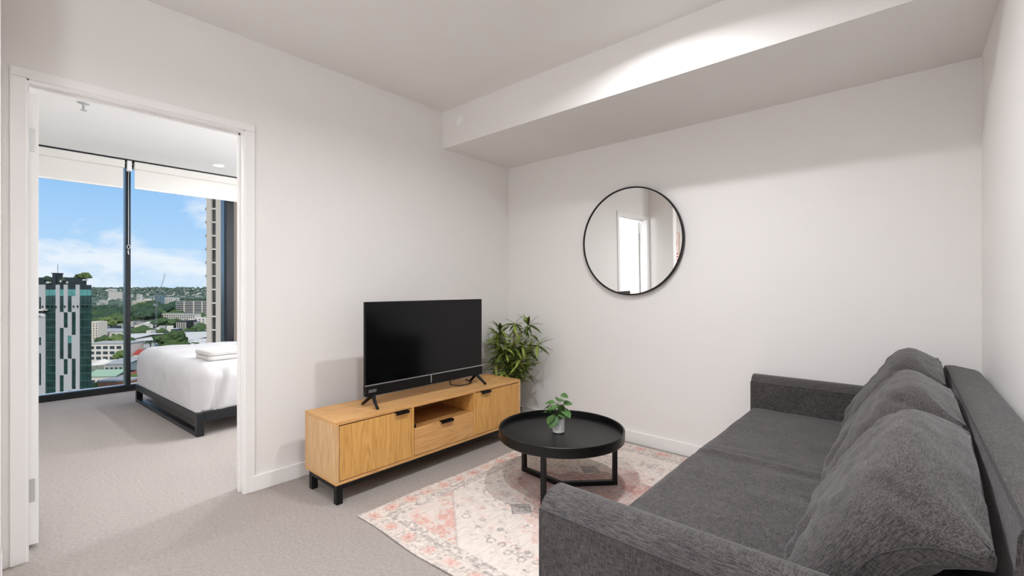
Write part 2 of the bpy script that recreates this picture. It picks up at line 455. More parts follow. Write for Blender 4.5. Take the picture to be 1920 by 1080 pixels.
# ------------------------------------------------------------------ downlights
def downlight(x, y, w, label, col=(0.965, 0.99, 1.03)):
    t = thing('downlight', label, 'ceiling light', (x, y, HC), 0, 'recessed ceiling downlights')
    bm = B(); lathe(bm, (x, y, HC), [(0.048, 0.0), (0.060, 0.0), (0.060, -0.004), (0.054, -0.007), (0.046, -0.004)], 32, close=True)
    new_obj('trim_ring', bm, M['white_plastic'], t, t.location, smooth=True, auto=40)
    bm = B(); cyl(bm, (x, y), 0.048, HC - 0.003, HC + 0.0, 32)
    new_obj('lens', bm, M['lens'], t, t.location)
    l = bpy.data.lights.new('downlight_lamp', 'AREA'); l.shape = 'DISK'; l.size = 0.09; l.energy = w; l.color = col
    l.spread = R(160)
    lo = bpy.data.objects.new('downlight_lamp', l); lo.location = (0, 0, -0.012); lo.parent = t; COL.objects.link(lo)
downlight(-0.93, 1.80, LIVING_W, 'living room ceiling downlight just in front of the bulkhead')
downlight(-0.98, 0.75, LIVING_W * 1.0, 'living room ceiling downlight over the near end of the rug')
downlight(-0.95, -0.55, HALL_W, 'ceiling downlight behind the camera near the sofa wall')
downlight(-0.95, -1.75, HALL_W, 'ceiling downlight near the rear wall')
downlight(-2.5, -1.35, HALL_W, 'ceiling downlight behind the return wall')
downlight(-3.7, -1.35, HALL_W, 'ceiling downlight at the closed end of the hall')
WC = (0.97, 0.985, 1.0)
downlight(-5.894, 1.63, BED_W * 0.12, 'small glowing bedroom ceiling downlight above the bed', WC)
downlight(-4.3, 1.55 + 0.75, BED_W, 'bedroom ceiling downlight hidden behind the living room wall', WC)
downlight(-5.7, 3.2, BED_W, 'bedroom ceiling downlight over the head of the bed', WC)
downlight(-3.35, 0.42, BED_W * 0.22, 'bedroom ceiling downlight just inside the doorway', WC)

def fill_globe(x, y, z, r, strength, label):  # made-up globes, out of view, that brighten the rooms softly
    t = thing('added_fill_lamp', label, 'lamp', (x, y, z)); o = t.location
    bm = B(); bmesh.ops.create_uvsphere(bm, u_segments=32, v_segments=16, radius=r); bmesh.ops.translate(bm, verts=bm.verts, vec=(x, y, z))
    new_obj('fill_globe_shade', bm, mat('fill globe glow', (1, 1, 1, 1), 0.4, emit=((0.935, 0.985, 1.07, 1), strength)), t, o, smooth=True)
    bm = B(); cyl(bm, (x, y), 0.003, z + r - 0.005, HC - 0.02, 8); new_obj('cord', bm, M['black_metal'], t, o)
    bm = B(); cyl(bm, (x, y), 0.05, HC - 0.025, HC, 24); cyl(bm, (x, y), 0.03, z + r - 0.01, z + r + 0.03, 16); new_obj('canopy', bm, M['black_metal'], t, o)
fill_globe(-0.62, -0.98, 1.85, 0.17, FILL_GLOBE_L, 'opal globe pendant hanging behind the camera')
fill_globe(-3.45, 3.30, 1.70, 0.16, FILL_GLOBE_B, 'opal globe pendant hanging at the head of the bed')

# bedroom sprinkler
t = thing('sprinkler', 'small white fire sprinkler hanging from the bedroom ceiling', 'sprinkler', (-4.673, 0.405, HC)); o = t.location
bm = B(); lathe(bm, (o.x, o.y, HC), [(0.0, 0), (0.036, 0), (0.034, -0.006), (0.014, -0.012), (0.0, -0.012)], 24); new_obj('plate', bm, M['grey_plastic'], t, o, smooth=True, auto=40)
bm = B(); cyl(bm, (o.x, o.y), 0.009, HC - 0.05, HC - 0.010, 12); bar(bm, (o.x - 0.014, o.y, HC - 0.02), (o.x - 0.004, o.y, HC - 0.055), 0.004, 0.004); bar(bm, (o.x + 0.014, o.y, HC - 0.02), (o.x + 0.004, o.y, HC - 0.055), 0.004, 0.004)
new_obj('stem', bm, M['grey_plastic'], t, o)
bm = B(); cyl(bm, (o.x, o.y), 0.019, HC - 0.058, HC - 0.054, 16); new_obj('deflector', bm, M['grey_plastic'], t, o)

# ------------------------------------------------------------------ TV console
CY0, CY1, CXB, CXF = 1.150, 2.640, -2.600, -2.238
t = thing('tv_console', 'oak veneer TV console with two doors, a drawer and black metal base', 'tv console', ((CXB + CXF) / 2, (CY0 + CY1) / 2, 0)); o = t.location
PT = 0.018
bm = B(); box(bm, CXB, CXF, CY0, CY1, 0.427, 0.445, 0.002); new_obj('top_panel', bm, M['wood_y'], t, o)
bm = B(); box(bm, CXB, CXF, CY0, CY1, 0.112, 0.128, 0.002); new_obj('bottom_panel', bm, M['wood_y'], t, o)
for y in (CY0, CY1 - PT):
    bm = B(); box(bm, CXB, CXF, y, y + PT, 0.128, 0.427, 0.001); new_obj('side_panel', bm, M['wood_side'], t, o)
for y in (1.628, 2.146):
    bm = B(); box(bm, CXB + 0.012, CXF - 0.001, y, y + PT, 0.128, 0.427, 0.001); new_obj('divider', bm, M['wood_z'], t, o)
bm = B(); box(bm, CXB, CXB + 0.010, CY0 + PT, CY1 - PT, 0.128, 0.427); new_obj('back_panel', bm, M['wood_dark'], t, o)
bm = B(); box(bm, CXB + 0.012, CXF - 0.02, 1.646, 2.146, 0.283, 0.297); new_obj('shelf', bm, M['wood_dark'], t, o)
def handle(y, z, parent, w=0.09):
    bm = B(); box(bm, CXF - 0.012, CXF + 0.020, y - w / 2, y + w / 2, z - 0.003, z + 0.001, 0.0005, 1)
    box(bm, CXF + 0.016, CXF + 0.020, y - w / 2, y + w / 2, z - 0.014, z + 0.001, 0.0005, 1)
    h = new_obj('handle', bm, M['black_metal'], parent); h.location = -Vector(o); return h
for (y0, y1, hy) in ((CY0 + PT + 0.003, 1.625, 1.555), (2.167, CY1 - PT - 0.003, 2.255)):
    bm = B(); box(bm, CXF - 0.018, CXF, y0, y1, 0.132, 0.421, 0.0015); d = new_obj('door', bm, M['wood_z'], t, o); handle(hy, 0.4225, d)
bm = B(); box(bm, CXF - 0.018, CXF, 1.649, 2.143, 0.132, 0.296, 0.0015); d = new_obj('drawer', bm, M['wood_y'], t, o); handle(1.898, 0.2975, d, 0.10)
bm = B()
box(bm, CXF - 0.055, CXF - 0.020, CY0 + 0.015, CY1 - 0.015, 0.078, 0.112, 0.002); box(bm, CXB + 0.02, CXB + 0.055, CY0 + 0.015, CY1 - 0.015, 0.078, 0.112, 0.002)
box(bm, CXB + 0.055, CXF - 0.055, CY0 + 0.015, CY0 + 0.048, 0.078, 0.112, 0.002); box(bm, CXB + 0.055, CXF - 0.055, CY1 - 0.048, CY1 - 0.015, 0.078, 0.112, 0.002)
fr = new_obj('base_frame', bm, M['black_metal'], t, o)
for x in (CXF - 0.055, CXB + 0.02):
    for y in (CY0 + 0.015, CY1 - 0.05):
        bm = B(); box(bm, x, x + 0.035, y, y + 0.035, 0.0, 0.078, 0.002); new_obj('leg', bm, M['black_metal'], t, o)
# socket box in the niche
bm = B(); box(bm, CXF - 0.03, CXF - 0.008, 1.648, 1.668, 0.298, 0.318, 0.003); new_obj('cable_clip', bm, M['black_metal'], t, o)

# ------------------------------------------------------------------ TV
TX, TY0, TY1, TZ0, TZ1 = -2.375, 1.400, 2.358, 0.511, 1.068
t = thing('television', 'black flat-screen TV on splayed feet, switched off, on the oak console', 'tv', (TX, (TY0 + TY1) / 2, 0.446)); o = t.location
bm = B(); box(bm, TX - 0.022, TX - 0.002, TY0, TY1, TZ0 + 0.03, TZ1, 0.003); box(bm, TX - 0.065, TX - 0.02, TY0 + 0.12, TY1 - 0.12, TZ0 + 0.05, TZ1 - 0.22, 0.015)
new_obj('housing', bm, M['tv_plastic'], t, o)
bm = B(); box(bm, TX - 0.003, TX + 0.002, TY0 + 0.003, TY1 - 0.003, TZ0 + 0.068, TZ1 - 0.003, 0.0005, 1); new_obj('screen', bm, M['screen'], t, o)
bm = B(); box(bm, TX - 0.003, TX + 0.006, TY0, TY1, TZ0 + 0.062, TZ0 + 0.067, 0.001, 1); new_obj('silver_strip', bm, M['silver'], t, o)['label'] = 'thin silver strip under the screen'
bm = B(); box(bm, TX - 0.022, TX + 0.006, TY0, TY1, TZ0, TZ0 + 0.062, 0.003); sbz = new_obj('lower_bezel', bm, M['tv_plastic'], t, o)
bm = B(); ym = (TY0 + TY1) / 2; box(bm, TX + 0.005, TX + 0.009, ym - 0.003, ym + 0.003, TZ0 + 0.012, TZ0 + 0.064, 0.001, 1); new_obj('logo_tab', bm, M['silver'], sbz, o)
bm = B(); box(bm, TX + 0.0058, TX + 0.0068, TY0 + 0.018, TY0 + 0.07, TZ0 + 0.022, TZ0 + 0.040)
st = new_obj('sticker', bm, mat('grey sticker', rgb(96, 96, 98), 0.5), sbz, o)
for y, s in ((TY0 + 0.035, -1), (TY1 - 0.035, 1)):
    bm = B()
    for sx_ in (-1, 1):
        pts = [(TX - 0.008 + sx_ * a, y + s * b_ - s * 0.02, z) for a, b_, z in ((0.004, 0.0, TZ0 + 0.012), (0.02, 0.006, TZ0 - 0.012), (0.05, 0.014, TZ0 - 0.036), (0.085, 0.02, 0.449))]
        tube(bm, pts, 0.008, 8, radii=[0.014, 0.012, 0.010, 0.008])
    new_obj('foot', bm, M['tv_plastic'], t, o, smooth=True)
bm = B(); tube(bm, [(TX - 0.03, 2.05, TZ0 + 0.09), (TX - 0.03, 2.08, 0.47), (TX - 0.02, 2.16, 0.452), (TX - 0.01, 2.24, 0.455), (TX - 0.05, 2.30, 0.452), (TX - 0.15, 2.34, 0.452), (TX - 0.235, 2.36, 0.40), (TX - 0.26, 2.36, 0.2)], 0.004, 6)
new_obj('power_cable', bm, M['black_metal'], t, o, smooth=True)

# ------------------------------------------------------------------ rug
RX0, RX1, RY0, RY1 = -2.07, -0.44, 1.172, 3.045
def build_rug():
    nx, ny = 360, 414
    xs = np.linspace(RX0, RX1, nx); ys = np.linspace(RY0, RY1, ny)
    X, Y = np.meshgrid(xs, ys, indexing='ij')
    cx, cy = (RX0 + RX1) / 2, (RY0 + RY1) / 2
    hx, hy = (RX1 - RX0) / 2, (RY1 - RY0) / 2
    U = X - cx; V = Y - cy
    du = hx - np.abs(U); dv = hy - np.abs(V)
    d = np.minimum(du, dv)                       # distance from the rug's edge
    def nz(sx, sy, seed, oct_=3):
        r = np.random.default_rng(seed); out = np.zeros_like(X); amp = 1.0
        for k in range(oct_):
            gx, gy = int((RX1 - RX0) / sx * 2 ** k) + 3, int((RY1 - RY0) / sy * 2 ** k) + 3
            g = r.random((gx, gy))
            px = (X - RX0) / (RX1 - RX0) * (gx - 2); py = (Y - RY0) / (RY1 - RY0) * (gy - 2)
            i = px.astype(int); j = py.astype(int); fx = px - i; fy = py - j
            fx = fx * fx * (3 - 2 * fx); fy = fy * fy * (3 - 2 * fy)
            out += amp * ((g[i, j] * (1 - fx) + g[i + 1, j] * fx) * (1 - fy) + (g[i, j + 1] * (1 - fx) + g[i + 1, j + 1] * fx) * fy)
            amp *= 0.6
        return out / sum(0.6 ** k for k in range(oct_))
    n_f = nz(0.016, 0.016, 1); n_m = nz(0.07, 0.07, 2); n_l = nz(0.3, 0.3, 3); n_s = nz(0.012, 0.03, 4, 2)
    cream = np.array(rgb(222, 207, 196)[:3]); ivory = np.array(rgb(228, 216, 207)[:3]); pink = np.array(rgb(214, 152, 138)[:3]); pale = np.array(rgb(228, 190, 176)[:3])
    grey = np.array(rgb(128, 122, 120)[:3]); mid = np.array(rgb(176, 168, 163)[:3]); rose = np.array(rgb(178, 112, 104)[:3]); char = np.array(rgb(98, 92, 94)[:3])
    C = np.tile(ivory, (nx, ny, 1))
    def put(mask, col, a=1.0):
        w = (np.clip(mask, 0, 1) * a)[..., None]
        C[:] = C * (1 - w) + col * w
    spk = (n_f > 0.55).astype(float) * (n_s > 0.46); spk2 = (n_f > 0.62).astype(float)
    # borders
    put((d < 0.022) * spk, grey, 0.7); put((d < 0.022), mid, 0.25)
    put(((d >= 0.022) & (d < 0.095)), cream, 0.6)
    put(((d >= 0.022) & (d < 0.10)) * spk2, grey, 0.5)
    ph = np.where(dv < du, ((du - 0.07) / 0.145 + 0.5) % 1.0 - 0.5, ((dv - 0.053) / 0.117 + 0.5) % 1.0 - 0.5)
    per = np.where(dv < du, 0.145, 0.117)
    rr = np.hypot(ph * per, d - 0.056)
    ang = np.arctan2(ph * per, d - 0.056)
    fl = rr < 0.027 * (1 + 0.25 * np.cos(6 * ang))
    put((rr < 0.042) * (n_m > 0.45), pale, 0.6); put(fl * (n_f > 0.38), pink, 0.8); put((rr < 0.008), rose, 0.6)
    put((np.abs(rr - 0.036) < 0.005) * (n_f > 0.48), grey, 0.45)
    leaf = (np.abs(np.abs(ph) - 0.5) * per < 0.022) & (np.abs(d - 0.056) < 0.030)
    put(leaf * spk, char, 0.55)
    put(((d >= 0.098) & (d < 0.155)) * (n_f > 0.45), mid, 0.6); put(((d >= 0.098) & (d < 0.155)) * spk, grey, 0.7)
    put((np.abs(d - 0.112) < 0.004) * (n_f > 0.42), char, 0.4); put((np.abs(d - 0.145) < 0.004) * (n_f > 0.42), grey, 0.5)
    # field
    inside = d >= 0.155
    tt = (du - 0.15) / 0.43 + (dv - 0.155) / 0.35
    span = inside & (tt < 1)
    put(span, mid, 0.15); put(span * (n_m > 0.5), pale, 0.45)
    wash = (n_f + 0.6 * n_m > 0.78)
    put((span & (tt > 0.70)) * wash, pink, 0.75)
    put((span & (dv < 0.215) & (du > 0.21)) * wash, pink, 0.75); put((span & (du < 0.20) & (dv > 0.40)) * wash, pink, 0.6)
    put((inside & (np.abs(tt - 1.0) < 0.02)), mid, 0.5)
    # scattered motifs in the cream field
    mdl = np.abs(U) / 0.56 + np.abs(V) / 0.46
    r2 = np.random.default_rng(11)
    free = inside & (tt > 1.04) & (mdl > 1.05)
    for k in range(150):
        mu_, mv_ = r2.uniform(0, hx - 0.17), r2.uniform(0, hy - 0.17)
        if mu_ / 0.56 + mv_ / 0.46 < 1.08: continue
        s = r2.uniform(0.010, 0.026); kind = r2.integers(0, 4)
        rad = np.hypot(np.abs(U) - mu_, np.abs(V) - mv_); an = np.arctan2(np.abs(V) - mv_, np.abs(U) - mu_)
        if kind == 0: mk = (rad < s * (0.6 + 0.4 * np.cos(4 * an))) & (n_f > 0.40)
        elif kind == 1: mk = (np.abs(rad - s * 0.8) < 0.005) & (n_f > 0.40)
        elif kind == 2: mk = (np.abs(np.abs(U) - mu_) < s * 0.9) & (np.abs(np.abs(V) - mv_) < s * 0.5) & (n_f > 0.50)
        else: mk = (rad < s * 1.6) & (n_f > 0.56)
        put(mk & free, (char, grey, grey, pink)[kind], (0.5, 0.6, 0.6, 0.55)[kind])
    vine = np.abs(np.sin(11.0 * np.abs(U) + 2.2 * np.sin(10 * np.abs(V)) + 6 * np.abs(V))) < 0.04
    put((vine & free) * (n_f > 0.47), grey, 0.45)
    # medallion
    md2 = mdl + 0.05 * np.cos(14 * np.arctan2(V, U))
    put((inside & (md2 < 1.14)) * wash, pink, 0.5)
    put((inside & (md2 < 1.0)), rose, 0.50); put((inside & (md2 < 1.0)) * wash, rose, 0.55); put((inside & (md2 < 1.0)) * spk, grey, 0.4)
    put((inside & (np.abs(md2 - 1.0) < 0.03)) * (n_f > 0.42), char, 0.35)
    put((inside & (md2 < 0.62)), mid, 0.55); put((inside & (md2 < 0.62)) * spk, rose, 0.5)
    put((inside & (np.abs(md2 - 0.62) < 0.04)) * (n_f > 0.4), rose, 0.5); put((inside & (md2 < 0.3)) * (n_f > 0.4), rose, 0.45)
    for (mu_, mv_, w_, h_) in ((0.243, 0.337, 0.07, 0.07),):
        dm = np.abs(np.abs(U) - mu_) / w_ + np.abs(np.abs(V) - mv_) / h_
        put(dm < 1, mid, 0.7); put((dm < 1) * (n_f > 0.42), grey, 0.75); put(np.abs(dm - 0.95) < 0.09, char, 0.5); put(np.abs(dm - 0.5) < 0.08, char, 0.35)
    # wear
    put(np.clip((n_l - 0.45) * 2.2, 0, 1) * (n_f > 0.35), ivory, 0.45); put(np.ones_like(X), ivory, 0.12)
    put((n_f > 0.66), ivory, 0.5); put((n_f < 0.30), mid, 0.30)
    C *= (0.83 + 0.2 * n_s)[..., None]
    # geometry: flat, with a slightly rippled near edge
    Z = 0.0075 + 0.0005 * n_m
    edge = np.exp(-((Y - RY0) / 0.05) ** 2)
    Yw = Y + edge * 0.008 * np.sin(9 * (X - RX0) + 0.6) + 0.006 * np.sin(3.1 * X) * edge
    Z = Z + edge * 0.004 * (0.5 + 0.5 * np.sin(17 * X))
    Xw = X + np.exp(-((X - RX0) / 0.05) ** 2) * 0.006 * np.sin(7 * Y)
    co = np.stack([Xw, Yw, Z], -1).reshape(-1, 3)
    idx = np.arange(nx * ny).reshape(nx, ny)
    F = np.stack([idx[:-1, :-1], idx[1:, :-1], idx[1:, 1:], idx[:-1, 1:]], -1).reshape(-1, 4)
    ring = np.concatenate([idx[:, 0], idx[-1, 1:], idx[-2::-1, -1], idx[0, -2:0:-1]])
    nb = len(ring); base = co[ring].copy(); base[:, 2] = 0.0005
    co2 = np.concatenate([co, base]); off = nx * ny
    S = np.array([[ring[(i + 1) % nb], ring[i], off + i, off + (i + 1) % nb] for i in range(nb)])
    me = bpy.data.meshes.new('rug')
    me.from_pydata((co2 - np.array([cx, cy, 0])).tolist(), [], np.concatenate([F, S]).tolist())
    at = me.color_attributes.new('dye', 'FLOAT_COLOR', 'POINT')
    cols = np.ones((len(co2), 4)); cols[:off, :3] = C.reshape(-1, 3); cols[off:, :3] = np.array(rgb(96, 88, 84)[:3])
    at.data.foreach_set('color', cols.ravel())
    m = bpy.data.materials.new('washed printed rug'); m.use_nodes = True
    nt = m.node_tree; b_ = nt.nodes['Principled BSDF']; b_.inputs['Roughness'].default_value = 0.95; b_.inputs['Specular IOR Level'].default_value = 0.1
    vc = nt.nodes.new('ShaderNodeVertexColor'); vc.layer_name = 'dye'; nt.links.new(vc.outputs['Color'], b_.inputs['Base Color'])
    tc = nt.nodes.new('ShaderNodeTexCoord'); n = nt.nodes.new('ShaderNodeTexNoise'); n.inputs['Scale'].default_value = 350
    nt.links.new(tc.outputs['Object'], n.inputs['Vector'])
    bp = nt.nodes.new('ShaderNodeBump'); bp.inputs['Strength'].default_value = 0.5; bp.inputs['Distance'].default_value = 0.002
    nt.links.new(n.outputs['Fac'], bp.inputs['Height']); nt.links.new(bp.outputs['Normal'], b_.inputs['Normal'])
    me.materials.append(m)
    o = bpy.data.objects.new('area_rug', me); o.location = (cx, cy, 0); COL.objects.link(o)
    for p in me.polygons: p.use_smooth = True
    tag(o, 'faded pink, cream and grey patterned rug under the black coffee table', 'rug')
build_rug()

# ------------------------------------------------------------------ coffee table
KX, KY, KR = -1.494, 2.124, 0.358
t = thing('coffee_table', 'round black tray-top coffee table on a three-legged metal base', 'coffee table', (KX, KY, 0.008)); o = t.location
bm = B(); lathe(bm, (KX, KY, 0), [(0.0, 0.300), (KR - 0.003, 0.300), (KR, 0.303), (KR, 0.352), (KR - 0.003, 0.355), (KR - 0.010, 0.355), (KR - 0.012, 0.352), (KR - 0.012, 0.318), (KR - 0.016, 0.316), (0.0, 0.316)], 96)
new_obj('tray_top', bm, M['black_table'], t, o, smooth=True, auto=30)
legs = [Vector((-1.790, 2.150, 0)), Vector((-1.425, 1.868, 0)), Vector((-1.274, 2.352, 0))]
cen = Vector((-1.494, 2.124, 0))
for p in legs:
    d = (p - cen).normalized(); ang = math.atan2(d.y, d.x)
    bm = B(); box(bm, -0.0125, 0.0125, -0.0125, 0.0125, 0.009, 0.300, 0.001, 1)
    bmesh.ops.rotate(bm, verts=bm.verts, cent=(0, 0, 0), matrix=Matrix.Rotation(ang, 3, 'Z')); bmesh.ops.translate(bm, verts=bm.verts, vec=p)
    new_obj('leg', bm, M['black_metal'], t, o)
    bm = B(); bar(bm, cen + Vector((0, 0, 0.0215)), p - d * 0.0125 + Vector((0, 0, 0.0215)), 0.025, 0.025); new_obj('floor_bar', bm, M['black_metal'], t, o)
    bm = B(); bar(bm, cen + Vector((0, 0, 0.288)), p - d * 0.0125 + Vector((0, 0, 0.288)), 0.025, 0.023); new_obj('top_bar', bm, M['black_metal'], t, o)

# ------------------------------------------------------------------ small potted plant on the table
def leaf_mesh(name, L, W, bend, fold, shape='lance', n=6, m_=None):
    bm = B(); rows = []
    for i in range(n + 1):
        s = i / n
        if shape == 'lance': w = W * (math.sin(math.pi * min(1, s * 0.92 + 0.06)) ** 0.8) * (1 - 0.35 * s)
        else: w = W * math.sqrt(max(0.0, math.sin(math.pi * min(1.0, 0.04 + 0.955 * s)))) * (1.1 - 0.25 * s)
        x = L * s; z = -bend * L * s * s
        w = max(w, 0.0004)
        rows.append([bm.verts.new((x, -w, z + fold * w)), bm.verts.new((x, 0, z)), bm.verts.new((x, w, z + fold * w))])
    for i in range(n):
        for k in range(2): bm.faces.new((rows[i][k], rows[i + 1][k], rows[i + 1][k + 1], rows[i][k + 1]))
    bmesh.ops.recalc_face_normals(bm, faces=bm.faces)
    for f in bm.faces: f.smooth = True
    me = bpy.data.meshes.new(name); bm.to_mesh(me); bm.free(); me.materials.append(m_); return me
def leaf_mat(name, c1, c2):
    m = mat(name, c1, 0.45, spec=0.35, col2=c2, vscale=14)
    return m
M['leaf_a'] = leaf_mat('round leaf green', rgb(48, 84, 40), rgb(92, 128, 66))
M['leaf_b'] = leaf_mat('bamboo leaf green', rgb(104, 120, 42), rgb(154, 168, 82))
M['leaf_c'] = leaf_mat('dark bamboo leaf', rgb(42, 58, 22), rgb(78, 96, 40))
M['leaf_d'] = leaf_mat('pale bamboo leaf', rgb(112, 130, 46), rgb(150, 164, 78))
M['stem'] = mat('green stem', rgb(88, 112, 58), 0.6)
M['bark'] = mat('bamboo cane', rgb(126, 98, 66), 0.75, var=0.25, vscale=40, bump=0.6, bscale=60)
M['marble'] = mat('white marbled ceramic', rgb(244, 243, 242), 0.3, col2=rgb(224, 223, 224), vscale=22)
M['soil'] = mat('dark soil', rgb(60, 48, 38), 1.0, bump=1.0, bscale=150)
PX, PY = -1.514, 2.127
t = thing('potted_plant', 'small round-leaved plant in a white marbled pot on the coffee table', 'potted plant', (PX, PY, 0.316)); o = t.location
bm = B(); lathe(bm, (PX, PY, 0.316), [(0.0, 0.001), (0.030, 0.001), (0.034, 0.004), (0.0355, 0.016), (0.0345, 0.018), (0.0355, 0.020), (0.036, 0.080), (0.035, 0.082), (0.0325, 0.080), (0.032, 0.066), (0.0, 0.066)], 40)
new_obj('pot', bm, M['marble'], t, o, smooth=True, auto=35)
bm = B(); cyl(bm, (PX, PY), 0.0318, 0.316 + 0.060, 0.316 + 0.070, 24); new_obj('soil', bm, M['soil'], t, o)
lm = [leaf_mesh('leaf', 0.056, 0.027, b_, 0.25, 'round', 7, M['leaf_a']) for b_ in (0.2, 0.45, 0.7)]
rr = random.Random(12)
cr_ = Vector((math.cos(TH), math.sin(TH), 0)); cf_ = Vector((-math.sin(TH), math.cos(TH), 0))
tips = [(-0.055, 0.0, 0.145), (-0.062, 0.01, 0.10), (-0.03, 0.02, 0.135), (-0.02, -0.03, 0.125), (0.0, 0.01, 0.165), (0.025, 0.0, 0.150), (0.02, 0.0, 0.205), (0.045, -0.01, 0.150), (0.045, 0.02, 0.125), (0.048, -0.012, 0.085),
        (-0.04, -0.035, 0.085), (-0.02, -0.04, 0.09), (0.005, -0.045, 0.10), (-0.05, 0.02, 0.12), (0.012, 0.035, 0.14), (-0.015, 0.04, 0.15), (0.03, 0.035, 0.11), (0.035, -0.03, 0.115), (-0.035, 0.0, 0.155), (-0.005, -0.02, 0.145)]
for i, (a, b_, z) in enumerate(tips):
    tip = cr_ * a + cf_ * b_; z += 0.010
    base = Vector((PX + tip.x * 0.2, PY + tip.y * 0.2, 0.316 + 0.066)); top = Vector((PX + tip.x * 0.72, PY + tip.y * 0.72, 0.316 + z))
    mid_ = (base + top) / 2 + Vector((0, 0, 0.018))
    bm = B(); tube(bm, [base, mid_, top], 0.0012, 5); st = new_obj('stem', bm, M['stem'], t, o, smooth=True)
    lf = bpy.data.objects.new('leaf', lm[i % 3]); lf.parent = t; lf.location = top - Vector(o)
    az = math.atan2(tip.y, tip.x) + rr.uniform(-0.5, 0.5)
    lf.rotation_euler = (rr.uniform(-0.5, 0.5), rr.uniform(-0.5, 0.75), az); s = rr.uniform(0.75, 1.15); lf.scale = (s, s, s)
    COL.objects.link(lf)

# ------------------------------------------------------------------ bamboo plant in the corner
GX, GY = -2.50, 2.86
t = thing('bamboo_plant', 'leafy artificial bamboo plant in the corner behind the TV console', 'plant', (GX, GY, 0)); o = t.location
bm = B(); lathe(bm, (GX, GY, 0), [(0.0, 0.002), (0.055, 0.002), (0.06, 0.01), (0.068, 0.13), (0.070, 0.135), (0.064, 0.135), (0.062, 0.12), (0.0, 0.14)], 32)
new_obj('pot', bm, M['black_metal'], t, o, smooth=True, auto=35)
canes = []
rr = random.Random(4)
for (dx, dy, lx, ly, h, r_) in ((0.01, 0.0, -0.02, 0.02, 0.78, 0.011), (-0.03, 0.02, -0.10, -0.06, 0.68, 0.009), (0.03, -0.02, 0.13, -0.03, 0.62, 0.008), (0.0, -0.03, 0.03, -0.10, 0.55, 0.008)):
    pts = []
    for k in range(9):
        s = k / 8; pts.append(Vector((GX + dx + lx * s * s, GY + dy + ly * s * s, 0.13 + (h - 0.13) * s)))
    bm = B(); tube(bm, pts, r_, 8, radii=[r_ * (1 - 0.45 * k / 8) * (1.15 if k % 2 else 1.0) for k in range(9)]); new_obj('cane', bm, M['bark'], t, o, smooth=True)
    canes.append(pts)
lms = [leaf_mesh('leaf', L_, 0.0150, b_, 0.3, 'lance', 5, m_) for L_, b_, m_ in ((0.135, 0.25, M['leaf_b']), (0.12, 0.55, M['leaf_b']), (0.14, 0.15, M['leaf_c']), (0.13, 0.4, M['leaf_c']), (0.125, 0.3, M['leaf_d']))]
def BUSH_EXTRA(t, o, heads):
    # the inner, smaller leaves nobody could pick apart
    for me, nm in ((lms[0], 'inner_leaves'), (lms[3], 'dark_inner_leaves')):  # the second set takes the darker leaf colour
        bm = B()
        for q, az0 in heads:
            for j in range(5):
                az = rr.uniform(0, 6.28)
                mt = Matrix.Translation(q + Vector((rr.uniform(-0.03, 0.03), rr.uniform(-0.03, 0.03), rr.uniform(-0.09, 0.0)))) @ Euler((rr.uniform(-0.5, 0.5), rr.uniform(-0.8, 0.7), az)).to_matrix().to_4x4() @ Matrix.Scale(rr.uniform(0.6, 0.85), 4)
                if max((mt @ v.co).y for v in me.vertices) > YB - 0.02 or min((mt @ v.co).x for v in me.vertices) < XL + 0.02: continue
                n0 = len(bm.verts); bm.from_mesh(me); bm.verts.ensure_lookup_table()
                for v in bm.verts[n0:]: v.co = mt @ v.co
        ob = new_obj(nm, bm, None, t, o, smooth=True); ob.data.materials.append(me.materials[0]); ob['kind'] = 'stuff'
heads = []
for ci, pts in enumerate(canes):
    n = (10, 9, 9, 7)[ci]
    for k in range(n):
        s = 0.42 + 0.58 * k / (n - 1); i = min(int(s * 8), 7); p = pts[i].lerp(pts[i + 1], s * 8 - i)
        az = k * 2.4 + ci * 1.1; ln = 0.0 if k == n - 1 else rr.uniform(0.05, 0.15)
        q = p + Vector((math.cos(az) * ln, math.sin(az) * ln, 0.06 + 0.3 * ln))
        q.y = min(q.y, YB - 0.07); q.x = max(q.x, XL + 0.07)
        bm = B(); tube(bm, [p, (p + q) / 2 + Vector((0, 0, 0.01)), q], 0.002, 5); new_obj('twig', bm, M['bark'], t, o, smooth=True)
        heads.append((q, az))
cnt = 0
for q, az0 in heads:
    for j in range(8):
        if cnt >= 296: break
        az = az0 + (j - 3.5) * 0.72 + rr.uniform(-0.25, 0.25)
        me = lms[rr.choice((0, 1, 0, 1, 2, 3, 3, 4, 0))]
        lf = bpy.data.objects.new('leaf', me); lf.parent = t
        q2 = q.copy(); d = Vector((math.cos(az), math.sin(az), 0))
        s = rr.uniform(0.8, 1.15); ex, ey = rr.uniform(-0.5, 0.5), rr.uniform(-1.05, 0.45)
        for tries in range(12):
            mt = Matrix.Translation(q2) @ Euler((ex, ey, az)).to_matrix().to_4x4() @ Matrix.Scale(s, 4)
            ps = [mt @ v.co for v in me.vertices]
            if max(p.y for p in ps) < YB - 0.02 and min(p.x for p in ps) > XL + 0.02: break
            az += 0.55
        lf.location = q2 - Vector(o); lf.rotation_euler = (ex, ey, az); lf.scale = (s, s, s); COL.objects.link(lf); cnt += 1
BUSH_EXTRA(t, o, heads)

